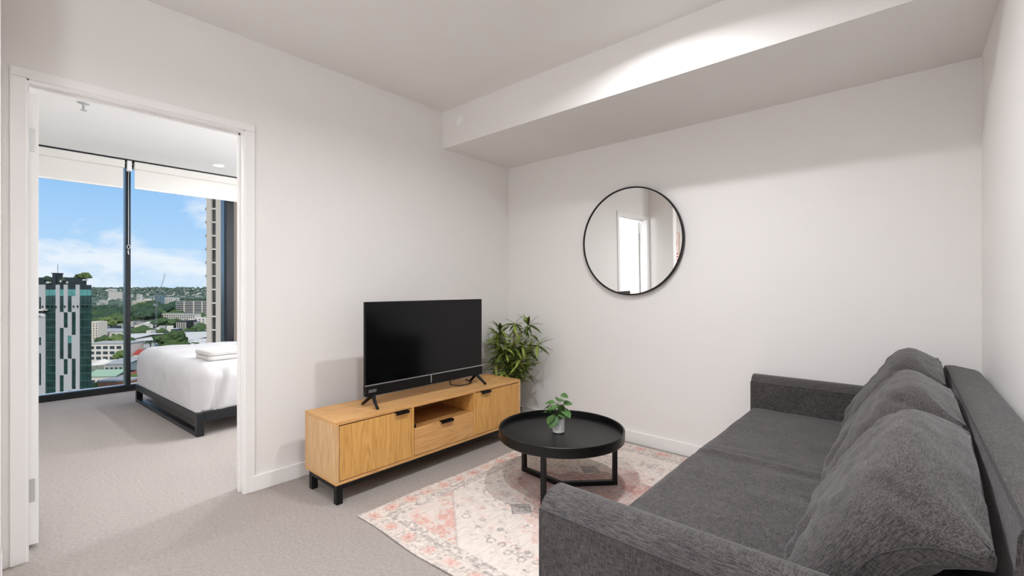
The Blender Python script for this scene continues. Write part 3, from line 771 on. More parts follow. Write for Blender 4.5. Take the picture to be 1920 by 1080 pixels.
# ------------------------------------------------------------------ round mirror
MX, MZ, MR = -1.539, 1.497, 0.400
t = thing('wall_mirror', 'large round mirror with a thin black frame on the white back wall', 'mirror', (MX, YB - 0.018, MZ - MR))
t.rotation_euler = (R(0.85), 0, 0)
bm = B(); lathe(bm, (0, 0, 0), [(MR, -0.010), (MR, 0.016), (MR - 0.002, 0.018), (MR - 0.009, 0.018), (MR - 0.010, 0.016), (MR - 0.010, -0.010)], 128, close=True)
bmesh.ops.rotate(bm, verts=bm.verts, cent=(0, 0, 0), matrix=Matrix.Rotation(R(90), 3, 'X')); bmesh.ops.translate(bm, verts=bm.verts, vec=(0, 0, MR))
new_obj('frame', bm, M['black_metal'], t, smooth=True, auto=30)
bm = B(); cyl(bm, (0, 0), MR - 0.009, -0.004, 0.010, 128)
bmesh.ops.rotate(bm, verts=bm.verts, cent=(0, 0, 0), matrix=Matrix.Rotation(R(90), 3, 'X')); bmesh.ops.translate(bm, verts=bm.verts, vec=(0, 0, MR))
new_obj('mirror_glass', bm, M['mirror'], t)

# artwork on the rear wall, seen only in the mirror
t = thing('framed_print', 'pale pink abstract print with a red oval, seen in the mirror', 'picture', (-3.62, YR + 0.012, 1.42)); o = t.location
bm = B(); box(bm, -3.92, -3.32, YR + 0.001, YR + 0.02, 1.38, 2.06, 0.003); new_obj('frame', bm, mat('pale wood frame', rgb(205, 180, 160), 0.5), t, o)
bm = B(); box(bm, -3.905, -3.335, YR + 0.02, YR + 0.022, 1.395, 2.045); new_obj('paper', bm, mat('print paper', rgb(240, 222, 216), 0.7), t, o)
bm = B(); cyl(bm, (0, 0), 1.0, -0.001, 0.001, 40)
for v in bm.verts: v.co = Vector((-3.41 + v.co.x * 0.045, YR + 0.0225 + v.co.z * 0.5, 1.86 + v.co.y * 0.13))
for k in range(4): box(bm, -3.8, -3.345, YR + 0.022, YR + 0.023, 1.46 + k * 0.06, 1.485 + k * 0.06)
new_obj('printed_shapes', bm, mat('red print ink', rgb(196, 84, 92), 0.7), t, o)

# ------------------------------------------------------------------ sofa
SXF, SXB, SY0, SY1 = -0.695, 0.258, 0.895, 3.072
AWD = 0.135
t = thing('sofa', 'charcoal grey linen sofa along the right wall', 'sofa', ((SXF + SXB) / 2, (SY0 + SY1) / 2, 0.0)); o = t.location
def arm(y0, y1, outer_low):
    prof = []
    w = y1 - y0
    zt, zs = 0.632, 0.594
    ya, yb_ = (y0, y1)
    prof += [(ya, 0.10)]
    n = 14
    for k in range(n + 1):
        s = k / n; y = ya + w * s
        c = abs(2 * s - 1)
        prof.append((y, zs + (zt - zs) * (1 - c ** 2.6)))
    prof += [(yb_, 0.10)]
    bm = B(); extrude_profile(bm, prof, SXF, SXB - 0.02, 'x')
    return bm
ys_in0, ys_in1 = SY0 + AWD, SY1 - AWD
for (y0, y1, ysm) in ((SY0, ys_in0, SY0), (ys_in1, SY1, ys_in1)):
    bm = arm(y0, y1, True); a_ = new_obj('armrest', bm, M['sofa'], t, o, smooth=True, auto=35)
    for pts in ([(x, ysm + 0.001, 0.594) for x in np.linspace(SXF, SXB - 0.03, 20)], [(SXF, ysm + 0.001, z) for z in np.linspace(0.594, 0.12, 8)]):
        bm = B(); tube(bm, pts, 0.0025, 6); sm = new_obj('seam', bm, M['seam'], a_, smooth=True); sm.location = -Vector(o)
bm = B(); box(bm, SXF + 0.012, SXB - 0.01, ys_in0, ys_in1, 0.10, 0.30, 0.006); new_obj('base', bm, M['sofa'], t, o, smooth=True, auto=35)
def seat_cushion():
    bm = B(); nx, ny = 40, 84
    x0, x1, y0, y1 = SXF, 0.10, ys_in0 + 0.002, ys_in1 - 0.002
    top = []
    for i in range(nx + 1):
        row = []
        for j in range(ny + 1):
            x = x0 + (x1 - x0) * i / nx; y = y0 + (y1 - y0) * j / ny
            z = 0.45
            e = x - x0
            if e < 0.03: z -= 0.03 - math.sqrt(max(0, 0.03 ** 2 - (0.03 - e) ** 2))
            ex = min(y - y0, y1 - y)
            if ex < 0.02: z -= 0.012 * (1 - ex / 0.02) ** 2
            z += 0.006 * math.sin(math.pi * (y - y0) / (y1 - y0)) - 0.004
            # soft folds across the middle
            for (yc, sl, a, wd) in ((1.97, 0.05, 0.010, 0.015), (2.03, 0.08, 0.006, 0.012), (1.92, 0.03, -0.006, 0.018), (1.62, 0.10, 0.003, 0.02)):
                yy = y - (yc + sl * (x - x0) - 0.03 * math.sin(3 * x)); z += a * math.exp(-(yy / wd) ** 2) * (1 if e > 0.05 else e / 0.05)
            z += 0.004 * noise.noise(Vector((x * 4, y * 4, 1.3))) + 0.002 * noise.noise(Vector((x * 14, y * 9, 2.3)))
            xx = x + (0.006 * noise.noise(Vector((0.3, y * 3, 5))) if i == 0 else 0)
            row.append(bm.verts.new((xx, y, z)))
        top.append(row)
    for i in range(nx):
        for j in range(ny): bm.faces.new((top[i][j], top[i + 1][j], top[i + 1][j + 1], top[i][j + 1]))
    ring = [top[i][0] for i in range(nx + 1)] + [top[nx][j] for j in range(1, ny + 1)] + [top[i][ny] for i in range(nx - 1, -1, -1)] + [top[0][j] for j in range(ny - 1, 0, -1)]
    low = [bm.verts.new((v.co.x, v.co.y, 0.302)) for v in ring]
    n = len(ring)
    for k in range(n): bm.faces.new((ring[k], ring[(k + 1) % n], low[(k + 1) % n], low[k]))
    bm.faces.new(low)
    return bm
new_obj('seat', seat_cushion(), M['sofa'], t, o, smooth=True, auto=50)
# back: upright padded slab whose top slopes down to the wall
prof = [(0.105, 0.30), (0.128, 0.765), (0.133, 0.780), (0.145, 0.788), (0.165, 0.789), (0.235, 0.776), (0.250, 0.768), (SXB, 0.752), (SXB, 0.10), (0.105, 0.10)]
bm = B(); extrude_profile(bm, prof, ys_in0 + 0.002, ys_in1 - 0.002, 'y'); bk = new_obj('backrest', bm, M['sofa'], t, o, smooth=True, auto=35)
bm = B(); tube(bm, [(0.136, y, 0.784) for y in np.linspace(ys_in0, ys_in1, 20)], 0.0022, 6); sm = new_obj('seam', bm, M['seam'], bk); sm.location = -Vector(o)
for x in (SXF + 0.06, SXB - 0.08):
    for y in (SY0 + 0.06, SY1 - 0.06):
        bm = B(); cyl(bm, (x, y), 0.018, 0.009, 0.10, 16, 0.024); new_obj('leg', bm, M['black_metal'], t, o, smooth=True, auto=40)

def cushion_bm(w, h, th, seed):
    """boxed back cushion: local x = thickness (front is -x), y = width, z = height"""
    nu, nv, nw = 60, 44, 8
    V = {}; bm = B()
    def P(u, v, s):
        au, av = abs(u), abs(v)
        full = ((1 - au ** 3.4) * (1 - av ** 5.0)) ** 0.55
        fr = 0.58 - 0.36 * au ** 6
        tk = th * (fr + (1 - fr) * full)
        if s > 0: tk *= 0.66
        pinch = (au ** 6) * (av ** 6)
        y = u * w / 2 * (1 - 0.045 * (1 - av ** 2) * au ** 2 + 0.045 * pinch)
        z = v * h / 2 * (1 - 0.05 * (1 - au ** 2) * av ** 2 + 0.10 * pinch) - (0.055 * au ** 2.6 * max(0.0, v) ** 1.5)
        x = s * tk * (1 - 0.3 * pinch)
        # creases running out of the corners and across the top
        q = Vector((u * 1.7, v * 1.7, seed))
        cr = 0.010 * noise.noise(q * 1.2) + 0.006 * noise.noise(Vector((u * 5 + v * 3, v * 5 - u * 2, seed + 3)))
        for (cu, cv) in ((1, 1), (-1, 1), (1, -1), (-1, -1)):
            a = math.atan2(v - cv, u - cu); d = math.hypot(u - cu, v - cv)
            cr += 0.006 * math.sin(a * 11 + seed) * math.exp(-(d / 0.45) ** 2) * min(1, d * 3)
        x += s * cr * (0.4 + 0.6 * full) + 0.075 * au ** 4 * max(0.0, v) ** 2.5 + 0.008 * max(0.0, v) ** 2
        def groove(u0, v0, u1, v1, depth, wd):
            du_, dv_ = u1 - u0, v1 - v0; t_ = max(0, min(1, ((u - u0) * du_ + (v - v0) * dv_) / (du_ * du_ + dv_ * dv_)))
            dd = math.hypot(u - u0 - du_ * t_, v - v0 - dv_ * t_); return depth * math.exp(-(dd / wd) ** 2) * min(1.0, 0.25 + 3 * t_)
        if s < 0:
            g = 0.0
            for sg in (-1, 1): g += groove(0.70 * sg, 0.66, 1.0 * sg, 0.97, 0.020, 0.055)
            g += groove(-0.35, -0.10, -0.62, -0.75, 0.013, 0.07) + groove(-0.15, -0.35, -0.30, -0.85, 0.010, 0.07) + groove(0.30, 0.75, 0.55, 0.25, 0.008, 0.09)
            x -= s * g
        z += 0.006 * noise.noise(Vector((u * 4, seed, s * 2))) * av ** 3
        # the back of the cushion rests against the sofa's back
        cl, sl = math.cos(R(31)), math.sin(R(31)); lim = (0.118 + 0.031 - sl * z) / cl
        if x > lim and z < 0.215: x = lim - 0.004 * (1 - s)
        return Vector((x, y, z))
    def vert(i, j, k):
        key = (i, j, k)
        if key not in V: V[key] = bm.verts.new(P(-1 + 2 * i / nu, -1 + 2 * j / nv, -1 + 2 * k / nw))
        return V[key]
    def quad(a, b_, c, d): bm.faces.new((vert(*a), vert(*b_), vert(*c), vert(*d)))
    for k in (0, nw):
        for i in range(nu):
            for j in range(nv): quad((i, j, k), (i + 1, j, k), (i + 1, j + 1, k), (i, j + 1, k))
    for i in (0, nu):
        for j in range(nv):
            for k in range(nw): quad((i, j, k), (i, j + 1, k), (i, j + 1, k + 1), (i, j, k + 1))
    for j in (0, nv):
        for i in range(nu):
            for k in range(nw): quad((i, j, k), (i + 1, j, k), (i + 1, j, k + 1), (i, j, k + 1))
    seams = []
    for i in (0, nu):
        for k in (0, nw): seams.append([V[(i, j, k)].co.copy() for j in range(nv + 1)])
        seams.append([V[(i, nv, k)].co.copy() for k in range(nw + 1)])
    return bm, seams
CW = (ys_in1 - ys_in0) / 3
for k, (label, seed, dz, lean, roll) in enumerate((('charcoal back cushion at the near end of the sofa, beside the closest armrest', 3.1, 0.0, 31, 0.06), ('middle charcoal back cushion of the three on the sofa', 7.7, 0.006, 31, -0.02), ('charcoal back cushion at the far end of the sofa, by the back wall armrest', 12.3, 0.012, 31, 0.02))):
    yc = ys_in0 + CW * (k + 0.5)
    t2 = thing('back_cushion', label, 'cushion', (-0.075, yc, 0.452), 0, 'loose back cushions on the sofa')
    t2.rotation_euler = (roll, R(lean), 0)
    t2.location = (-0.075 + 0.038, yc, 0.452 + (0.190, 0.198, 0.202)[k] + dz)
    bm, seams = cushion_bm(CW + 0.035, (0.425, 0.445, 0.45)[k], 0.106, seed)
    new_obj('cover', bm, M['sofa'], t2, smooth=True)
    for s in seams:
        bm = B(); tube(bm, s, 0.0013, 5); new_obj('seam', bm, M['seam'], t2, smooth=True)

# ------------------------------------------------------------------ bed
BR = R(3.2)
t = thing('bed', 'low bed with white linen on a black steel sled-leg frame in the bedroom', 'bed', (-5.86, 0.888, 0), BR)
BW, BL = 1.765, 2.12
fm = M['bed_metal']
for x in (0, BW - 0.045):
    for y in (0, BL - 0.05):
        bm = B(); box(bm, x, x + 0.045, y, y + 0.05, 0.03 if y == 0 and x == 0 else 0.0, 0.118, 0.002); new_obj('leg', bm, fm, t)
bm = B(); box(bm, 0.0, BW - 0.045, 0, 0.05, 0.0, 0.03, 0.002); new_obj('floor_bar', bm, fm, t)
bm = B(); box(bm, 0.0, BW, 0, 0.05, 0.118, 0.178, 0.002); new_obj('foot_rail', bm, fm, t)
bm = B(); box(bm, 0.05, BW - 0.05, 0.051, 0.07, 0.075, 0.178, 0.002); new_obj('slat_board', bm, M['bed_wood'], t)['label'] = 'reddish wooden board behind the foot rail'
for x in (0.0, BW - 0.045):
    bm = B(); box(bm, x, x + 0.045, 0.05, BL - 0.05, 0.108, 0.178, 0.002); new_obj('side_rail', bm, fm, t)
def soft_box(x0, x1, y0, y1, z0, z1, r, n=(36, 44, 14), amp=0.01, seed=1.0, wav=0.0):
    bm = B(); V = {}
    nx, ny, nz = n
    cx, cy, cz = (x0 + x1) / 2, (y0 + y1) / 2, (z0 + z1) / 2
    H = Vector(((x1 - x0) / 2, (y1 - y0) / 2, (z1 - z0) / 2))
    def vert(i, j, k):
        if (i, j, k) in V: return V[(i, j, k)]
        p = Vector((-1 + 2 * i / nx, -1 + 2 * j / ny, -1 + 2 * k / nz)); p = Vector((p.x * H.x, p.y * H.y, p.z * H.z))
        c = Vector((max(-H.x + r, min(H.x - r, p.x)), max(-H.y + r, min(H.y - r, p.y)), max(-H.z + r * 0.3, min(H.z - r, p.z))))
        d = p - c
        if d.length > 1e-6: p = c + d.normalized() * min(r, d.length if d.length < r else r)
        q = p + Vector((cx, cy, cz))
        nn = noise.noise(q * 3.1 + Vector((seed, 0, 0))) + 0.5 * noise.noise(q * 8 + Vector((0, seed, 0)))
        dirn = d.normalized() if d.length > 1e-6 else Vector((0, 0, 1))
        q += dirn * amp * nn
        if wav and k <= 2: q.z += wav * noise.noise(Vector((q.x * 6, q.y * 6, seed))) * (1 - k / 3)
        V[(i, j, k)] = bm.verts.new(q); return V[(i, j, k)]
    def quad(*a): bm.faces.new([vert(*x) for x in a])
    for k in (0, nz):
        for i in range(nx):
            for j in range(ny): quad((i, j, k), (i + 1, j, k), (i + 1, j + 1, k), (i, j + 1, k))
    for i in (0, nx):
        for j in range(ny):
            for k in range(nz): quad((i, j, k), (i, j + 1, k), (i, j + 1, k + 1), (i, j, k + 1))
    for j in (0, ny):
        for i in range(nx):
            for k in range(nz): quad((i, j, k), (i + 1, j, k), (i + 1, j, k + 1), (i, j, k + 1))
    return bm
bm = soft_box(0.03, BW - 0.03, 0.03, BL, 0.178, 0.50, 0.08, amp=0.004); new_obj('mattress', bm, M['sheet'], t, smooth=True)
t2 = thing('bedspread', 'white bedspread tucked over the mattress with a folded corner', 'bedding', (-5.86, 0.888, 0.0), BR)
bm = soft_box(-0.005, BW - 0.015, -0.01, BL - 0.02, 0.155, 0.545, 0.13, n=(70, 80, 26), amp=0.013, seed=4.0, wav=0.005); 
for v in bm.verts:
    # folded corner crease on the near foot corner
    d = (v.co.x - (BW - 0.12)) - 0.20 * (0.45 - v.co.z)
    if v.co.y < 0.15 : v.co.y += -0.018 * math.exp(-(d / 0.05) ** 2) * max(0, 0.5 - v.co.z) * 3
    d2 = (v.co.y - 0.13) - 0.25 * (v.co.z - 0.25)
    if v.co.x > BW - 0.16: v.co.x += -0.022 * math.exp(-(d2 / 0.03) ** 2) + 0.016 * math.exp(-((d2 - 0.05) / 0.04) ** 2)
for v in bm.verts:
    if v.co.z < 0.20:      # the hem is tucked in behind the frame's rails
        v.co.z = 0.181; v.co.y = max(v.co.y, 0.006); v.co.x = max(0.004, min(v.co.x, BW - 0.006))
new_obj('cover', bm, M['sheet'], t2, smooth=True)
for k, lab in enumerate(('pale grey folded towel lying directly on the white bedspread', 'pale grey folded towel on top of the other towel on the bed')):
    bm = soft_box(-0.17, 0.17 - 0.01 * k, -0.02, 0.52, 0.0, 0.036, 0.017, n=(16, 20, 6), amp=0.004, seed=9 + k)
    tw = new_obj('folded_towel', bm, M['towel'], None, smooth=True); tw.location = (-4.46, 1.13, 0.55 + 0.037 * k); tw.rotation_euler = (0, 0, R(2 + 2 * k))
    tag(tw, lab, 'towel', 'folded towels on the bed')

# ------------------------------------------------------------------ the city outside
GZ = -60.0
FW = Vector((-math.sin(TH), math.cos(TH), 0)); RT = Vector((math.cos(TH), math.sin(TH), 0))
def W(L, D, z=0.0): return FW * D + RT * L + Vector((0, 0, z))
def lat(px, D): return (px - 960) / FPX * D
def zat(py, D): return EYE - (py - 540) / FPX * D
M['ground'] = mat('valley ground', rgb(88, 104, 76), 1.0, col2=rgb(150, 148, 140), vscale=0.012, detail=8, spec=0.0)
bm = B(); c = W(-900, 2200)
box(bm, c.x - 3600, c.x + 3600, c.y - 3600, c.y + 3600, GZ - 2, GZ)
struct('ground', bm, M['ground'])
# hills on the horizon
M['hill'] = mat('haze-tinted wooded hill', rgb(66, 86, 82), 1.0, col2=rgb(92, 110, 104), vscale=0.02, detail=8, spec=0.0)  # bluish tint in the colour stands in for aerial haze
def hills():
    bm = B(); rows = []
    nL, nD = 120, 14
    for i in range(nL + 1):
        L = -4200 + 4600 * i / nL; row = []
        for j in range(nD + 1):
            D = 2700 + 1500 * j / nD
            s = math.sin(math.pi * min(1.0, j / nD * 0.62 + 0.0)); 
            h = 66 * s * (0.9 + 0.16 * noise.noise(Vector((L * 0.0016, 3.1, 0))) + 0.10 * noise.noise(Vector((L * 0.006, D * 0.003, 1))))
            h += 5 * noise.noise(Vector((L * 0.03, D * 0.03, 1))) * s
            row.append(bm.verts.new(W(L, D, GZ - 1 + h)))
        rows.append(row)
    for i in range(nL):
        for j in range(nD): bm.faces.new((rows[i][j], rows[i + 1][j], rows[i + 1][j + 1], rows[i][j + 1]))
    return bm
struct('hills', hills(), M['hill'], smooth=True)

CM = {
    'white': mat('white render', rgb(218, 211, 202), 0.9, spec=0.1), 'grey': mat('grey render', rgb(168, 168, 166), 0.9, spec=0.1),
    'panel': mat('pale tower panel', rgb(184, 182, 184), 0.7, spec=0.2), 'dark': mat('dark facade', rgb(34, 44, 46), 0.5),
    'tglass': mat('green black tower glass', rgb(26, 58, 56), 0.08, spec=0.6, var=0.5, vscale=0.35), 'teal': mat('teal glass', rgb(86, 150, 146), 0.12, spec=0.6, var=0.2, vscale=0.4),
    'slab': mat('slab edge', rgb(64, 92, 92), 0.6), 'black': mat('black cladding', rgb(22, 24, 26), 0.6), 'tan': mat('tan precast', rgb(200, 190, 180), 0.8, spec=0.15),
    'tan2': mat('darker tan precast', rgb(184, 172, 162), 0.8, spec=0.15), 'winb': mat('brown window glass', rgb(62, 62, 62), 0.1, spec=0.6, var=0.4, vscale=0.5),  # deeper tan for the wall body, thin pilaster and balcony slabs
    'wing': mat('green window glass', rgb(120, 148, 132), 0.15, spec=0.5), 'win': mat('far window', rgb(62, 72, 80), 0.2, spec=0.5),
    'cream': mat('cream render', rgb(218, 206, 190), 0.9), 'blue': mat('blue grey glass', rgb(110, 132, 144), 0.3), 'roof': mat('white metal roof', rgb(204, 197, 188), 0.6, var=0.08, vscale=0.08, stretch=(6, 1, 1)),
    'roofg': mat('grey metal roof', rgb(160, 158, 154), 0.6), 'green_roof': mat('pale green roof', rgb(150, 176, 150), 0.7), 'brick': mat('orange brick', rgb(186, 122, 92), 0.9, var=0.15, vscale=0.5),
    'earth': mat('tan earth', rgb(170, 142, 108), 1.0, col2=rgb(120, 124, 84), vscale=0.1), 'red': mat('red roof', rgb(160, 62, 54), 0.8), 'tealr': mat('teal roof', rgb(70, 128, 122), 0.7),
    'tree1': mat('tree foliage', rgb(54, 74, 48), 1.0, col2=rgb(88, 106, 68), vscale=0.5, detail=6, spec=0.05), 'tree2': mat('dark tree foliage', rgb(48, 68, 56), 1.0, col2=rgb(74, 94, 74), vscale=0.4, detail=6, spec=0.05),
    'tree3': mat('yellow green foliage', rgb(80, 98, 54), 1.0, col2=rgb(112, 126, 80), vscale=0.5, detail=6, spec=0.05), 'trunk': mat('tree trunk', rgb(92, 78, 64), 1.0), 'steel': mat('crane steel', rgb(122, 128, 130), 0.6),
}

def city(name, label, cat, px0, px1, D, rot=0.0, group=None):
    L = (lat(px0, D) + lat(px1, D)) / 2
    t = thing(name, label, cat, W(L, D, GZ), TH + rot, group)
    return t, (lat(px1, D) - lat(px0, D))

# dark green tower with white panels -----------------------------------------
D = 182.0; S = D / FPX
t = thing('tower', 'dark green glass tower block with staggered white panels and a roof garden', 'building', W(lat(120, D), D, GZ), TH)
L0 = lat(120, D)
def tx(x): return (60 + x / 4 - 960) * S - L0
def tz(y): return EYE - (500 + y / 4 - 540) * S - GZ
zb = 12.0
x_l, x_r = tx(-120), tx(440)
bm = B(); extrude_profile(bm, [(x_l, 0.35), (x_r, 0.35), (x_r - 24, 25), (x_l - 24, 25)], 0, tz(137), 'z'); new_obj('walls', bm, CM['dark'], t)
PITCH = 57.0
rows = [170 + PITCH * i for i in range(-0, 20)]
# floor bands of glass in the two dark strips
for (a, b_) in ((100, 177), (357, 440)):
    y = 172
    while tz(y) > zb:
        y2 = y + PITCH
        h = 46 if y == 172 else 52
        m_ = CM['teal'] if y == 172 else CM['tglass']
        n = 3
        for k in range(n):
            xa, xb_ = tx(a + (b_ - a) * k / n) + 0.05, tx(a + (b_ - a) * (k + 1) / n) - 0.05
            bm = B(); box(bm, xa, xb_, 0.12, 0.34, tz(y + h), tz(y)); new_obj('pane', bm, m_, t)
        bm = B(); box(bm, tx(a), tx(b_), 0.05, 0.34, tz(y2 + 0.5), tz(y2 - 4)); new_obj('slab_edge', bm, CM['slab'], t)
        y = y2
    bm = B(); box(bm, tx(a), tx(b_), 0.1, 0.34, tz(172), tz(137)); new_obj('parapet_panel', bm, CM['dark'], t)
YBOT = 1300
cols = [((10, 52), [(0, 1300)][:0]), ((52, 68), [(228, 330), (530, 590), (650, 890)]), ((68, 100), []), ((177, 207), []), ((207, 237), [(135, 340), (460, 693), (815, 975), (1080, 1200)]), ((237, 267), [(343, 458), (693, 808), (990, 1080)]),
        ((267, 297), [(135, 340), (518, 690), (928, 990), (1100, 1180)]), ((297, 327), [(135, 220), (340, 512), (690, 918), (1020, 1150)]), ((327, 357), [])]
def clampy(y): return min(y, YBOT)
for (a, b_), dark in cols:
    y = 135
    for (d0, d1) in dark + [(YBOT, YBOT)]:
        if d0 > y + 1:
            bm = B(); box(bm, tx(a), tx(b_) , 0.0, 0.34, max(zb - 12, tz(d0)), tz(y)); new_obj('panel', bm, CM['panel'], t)
        if d1 > d0:
            yy = d0
            while yy < d1 - 2:
                y3 = min(d1, yy + PITCH)
                m_ = CM['teal'] if (170 <= yy < 215) or (a == 267 and yy == 518) else CM['tglass']
                if yy == 135: y3 = 170; m_ = CM['dark']
                elif yy == 170: y3 = min(d1, 220)
                bm = B(); box(bm, tx(a) + 0.03, tx(b_) - 0.03, 0.15, 0.34, tz(y3) + 0.06, tz(yy)); new_obj('pane', bm, m_, t)
                yy = y3
        y = max(y, d1)
for x, y in ((82, 301), (112, 298), (150, 299), (182, 301), (248, 299), (314, 298), (345, 298), (378, 297), (408, 297)):
    bm = B(); box(bm, tx(x - 3.5), tx(x + 3.5), -0.35, 0.0, tz(y + 7), tz(y - 7)); new_obj('lamp', bm, CM['black'], t)
bm = B(); box(bm, tx(30), tx(115), -1.6, 0.05, tz(345), tz(330)); lg = new_obj('ledge', bm, CM['black'], t)
bm = B(); box(bm, tx(30), tx(117), -1.7, 0.05, tz(330), tz(318)); new_obj('ledge_cap', bm, CM['white'], lg)
# roof: dark parapet, plant room, vents, trees
bm = B(); extrude_profile(bm, [(x_l, 1.5), (tx(383), 1.5), (tx(383) - 16, 17), (x_l - 16, 17)], tz(137) - 0.2, tz(80), 'z'); box(bm, tx(133), tx(158), 1.0, 4, tz(137), tz(52)); box(bm, tx(128), tx(160), 0.8, 4.2, tz(52), tz(46))
new_obj('roof_plant', bm, CM['dark'], t)
bm = B(); box(bm, tx(94), tx(117), 0.6, 1.4, tz(124), tz(112)); box(bm, tx(368), tx(386), 0.6, 2, tz(104), tz(94)); box(bm, tx(196), tx(204), 0.6, 1.2, tz(116), tz(102)); box(bm, tx(246), tx(252), 0.6, 1.2, tz(126), tz(110)); new_obj('roof_vent', bm, CM['white'], t)
bm = B(); bar(bm, (tx(100), 5, tz(80)), (tx(100), 5, tz(-20)), 0.12, 0.12); new_obj('antenna', bm, CM['steel'], t)

def crown_mesh(name, seed, m_, sub=3, flat=0.75, rough=0.35):
    bm = B(); bmesh.ops.create_icosphere(bm, subdivisions=sub, radius=1.0)
    for v in bm.verts:
        n = noise.noise(v.co * 1.6 + Vector((seed, 0, 0))) * rough + noise.noise(v.co * 4.0 + Vector((0, seed, 0))) * rough * 0.7 + noise.noise(v.co * 9.0 + Vector((0, 0, seed))) * rough * 0.45
        v.co *= 1 + n; v.co.z *= flat
        if v.co.z < -0.35: v.co.z = -0.35 + (v.co.z + 0.35) * 0.3
    bmesh.ops.recalc_face_normals(bm, faces=bm.faces)
    me = bpy.data.meshes.new(name); bm.to_mesh(me); bm.free(); me.materials.append(m_); return me
CR = [crown_mesh('crown', 1.0 + 3 * k, CM[c], 3) for k, c in enumerate(('tree1', 'tree2', 'tree3', 'tree2'))]
CRB = [crown_mesh('crown', 31.0 + 3 * k, CM[c], 4, 0.7, 0.42) for k, c in enumerate(('tree1', 'tree3'))]
bm = B(); cyl(bm, (0, 0), 0.06, 0, 1.0, 8, 0.04); TRK = bpy.data.meshes.new('trunk'); bm.to_mesh(TRK); bm.free(); TRK.materials.append(CM['trunk'])
def tree(L, D, z, r, h, me, label, group=None):
    t = thing('tree', label, 'tree', W(L, D, z), random.uniform(0, 6.28), group)
    c = bpy.data.objects.new('crown', me); c.parent = t; c.location = (0, 0, h); c.scale = (r, r, r); COL.objects.link(c)
    k = bpy.data.objects.new('trunk', TRK); k.parent = t; k.scale = (r * 0.9, r * 0.9, h); COL.objects.link(k)
    return t
for x, w_, hh, me in ((300, 5, 1.9, CRB[1]), (330, 7, 2.5, CRB[0]), (356, 8, 2.6, CRB[1]), (380, 6, 2.0, CRB[1]), (75, 7, 1.4, CR[1]), (100, 6, 1.2, CR[1]), (205, 6, 1.0, CR[1])):
    lab = {300: 'small tree at the left of the clump on the dark tower roof', 330: 'leafy tree second from the left in the clump on the dark tower roof', 356: 'largest tree of the clump on the dark tower roof', 380: 'tree at the right edge of the clump on the dark tower roof', 75: 'low dark shrub at the far left of the tower roof', 100: 'low dark shrub beside the vent on the tower roof', 205: 'low dark shrub in the middle of the tower roof'}[x]
    tree(tx(x) + L0, D + 2.2, tz(104 if x > 250 else 112) + GZ, w_ * S * 0.95, hh * 0.75, me, lab)

# tan tower close by on the right ----------------------------------------------
D = 100.0; S = D / FPX
t = thing('tower', 'tan precast tower with brown window bays, rising past the bedroom window', 'building', W(lat(430, D), D, GZ), TH)
L0 = lat(430, D)
def qx(px): return (px - 960) * S - L0
ztop = zat(250, D) - GZ
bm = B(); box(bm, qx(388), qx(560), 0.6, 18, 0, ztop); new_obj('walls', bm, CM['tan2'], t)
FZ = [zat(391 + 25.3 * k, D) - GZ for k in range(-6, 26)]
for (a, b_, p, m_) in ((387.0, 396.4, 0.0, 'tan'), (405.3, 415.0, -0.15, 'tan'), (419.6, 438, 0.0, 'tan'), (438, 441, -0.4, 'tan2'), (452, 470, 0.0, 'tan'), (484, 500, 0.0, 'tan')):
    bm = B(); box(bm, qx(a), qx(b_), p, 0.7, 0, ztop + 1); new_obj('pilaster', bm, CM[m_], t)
for z in FZ:
    if z < 20 or z > ztop: continue
    bm = B(); box(bm, qx(396.4), qx(405.3), 0.15, 0.6, z - 0.18, z + 0.14); box(bm, qx(415), qx(419.6), 0.15, 0.6, z - 0.18, z + 0.14); new_obj('slab_edge', bm, CM['white'], t)
    bm = B(); box(bm, qx(396.4), qx(405.3), 0.4, 0.6, z + 0.14, z + 2.85); new_obj('pane', bm, CM['winb'], t)
    bm = B(); box(bm, qx(415), qx(419.6), 0.4, 0.6, z + 0.14, z + 2.85); new_obj('pane', bm, CM['wing'], t)
    bm = B(); box(bm, qx(382.2), qx(388), 0.3, 1.6, z - 0.14, z + 0.12); bl = new_obj('balcony_slab', bm, CM['tan2'], t)
    bm = B(); box(bm, qx(384.8), qx(387.2), 0.25, 0.5, z - 0.4, z + 0.4); new_obj('slab_lamp', bm, CM['black'], bl)

# generic far blocks -------------------------------------------------------------
def windows_part(t, w, h, nx, nz, m_, face_y=0.0, mx=0.12, base=0.1, name='window_band', ww=0.6, wh=0.6, x0=None, proud=0.12):
    bm = B()
    x0 = -w / 2 if x0 is None else x0
    for i in range(nx):
        for k in range(nz):
            xa = x0 + w * (i + 0.5 - ww / 2) / nx; xb_ = x0 + w * (i + 0.5 + ww / 2) / nx
            za = h * (base + (1 - base - 0.05) * (k + 0.5 - wh / 2) / nz); zc = h * (base + (1 - base - 0.05) * (k + 0.5 + wh / 2) / nz)
            box(bm, xa, xb_, face_y - proud, face_y + 0.3, za, zc)
    o_ = new_obj(name, bm, m_, t); o_['kind'] = 'stuff'; return o_
def block(name, label, px0, px1, pyt, D, wall, win, nx, nz, dep=14, rot=0.0, roof=None, ww=0.6, wh=0.6, cat='building'):
    t, w = city(name, label, cat, px0, px1, D, rot)
    h = zat(pyt, D) - GZ
    bm = B(); box(bm, -w / 2, w / 2, 0, dep, 0, h); new_obj('walls', bm, CM[wall], t)
    if roof:
        bm = B(); box(bm, -w / 2 - 0.3, w / 2 + 0.3, -0.3, dep + 0.3, h, h + 0.8); new_obj('roof', bm, CM[roof], t)
    if nx: windows_part(t, w, h, nx, nz, CM[win], ww=ww, wh=wh)
    return t, w, h
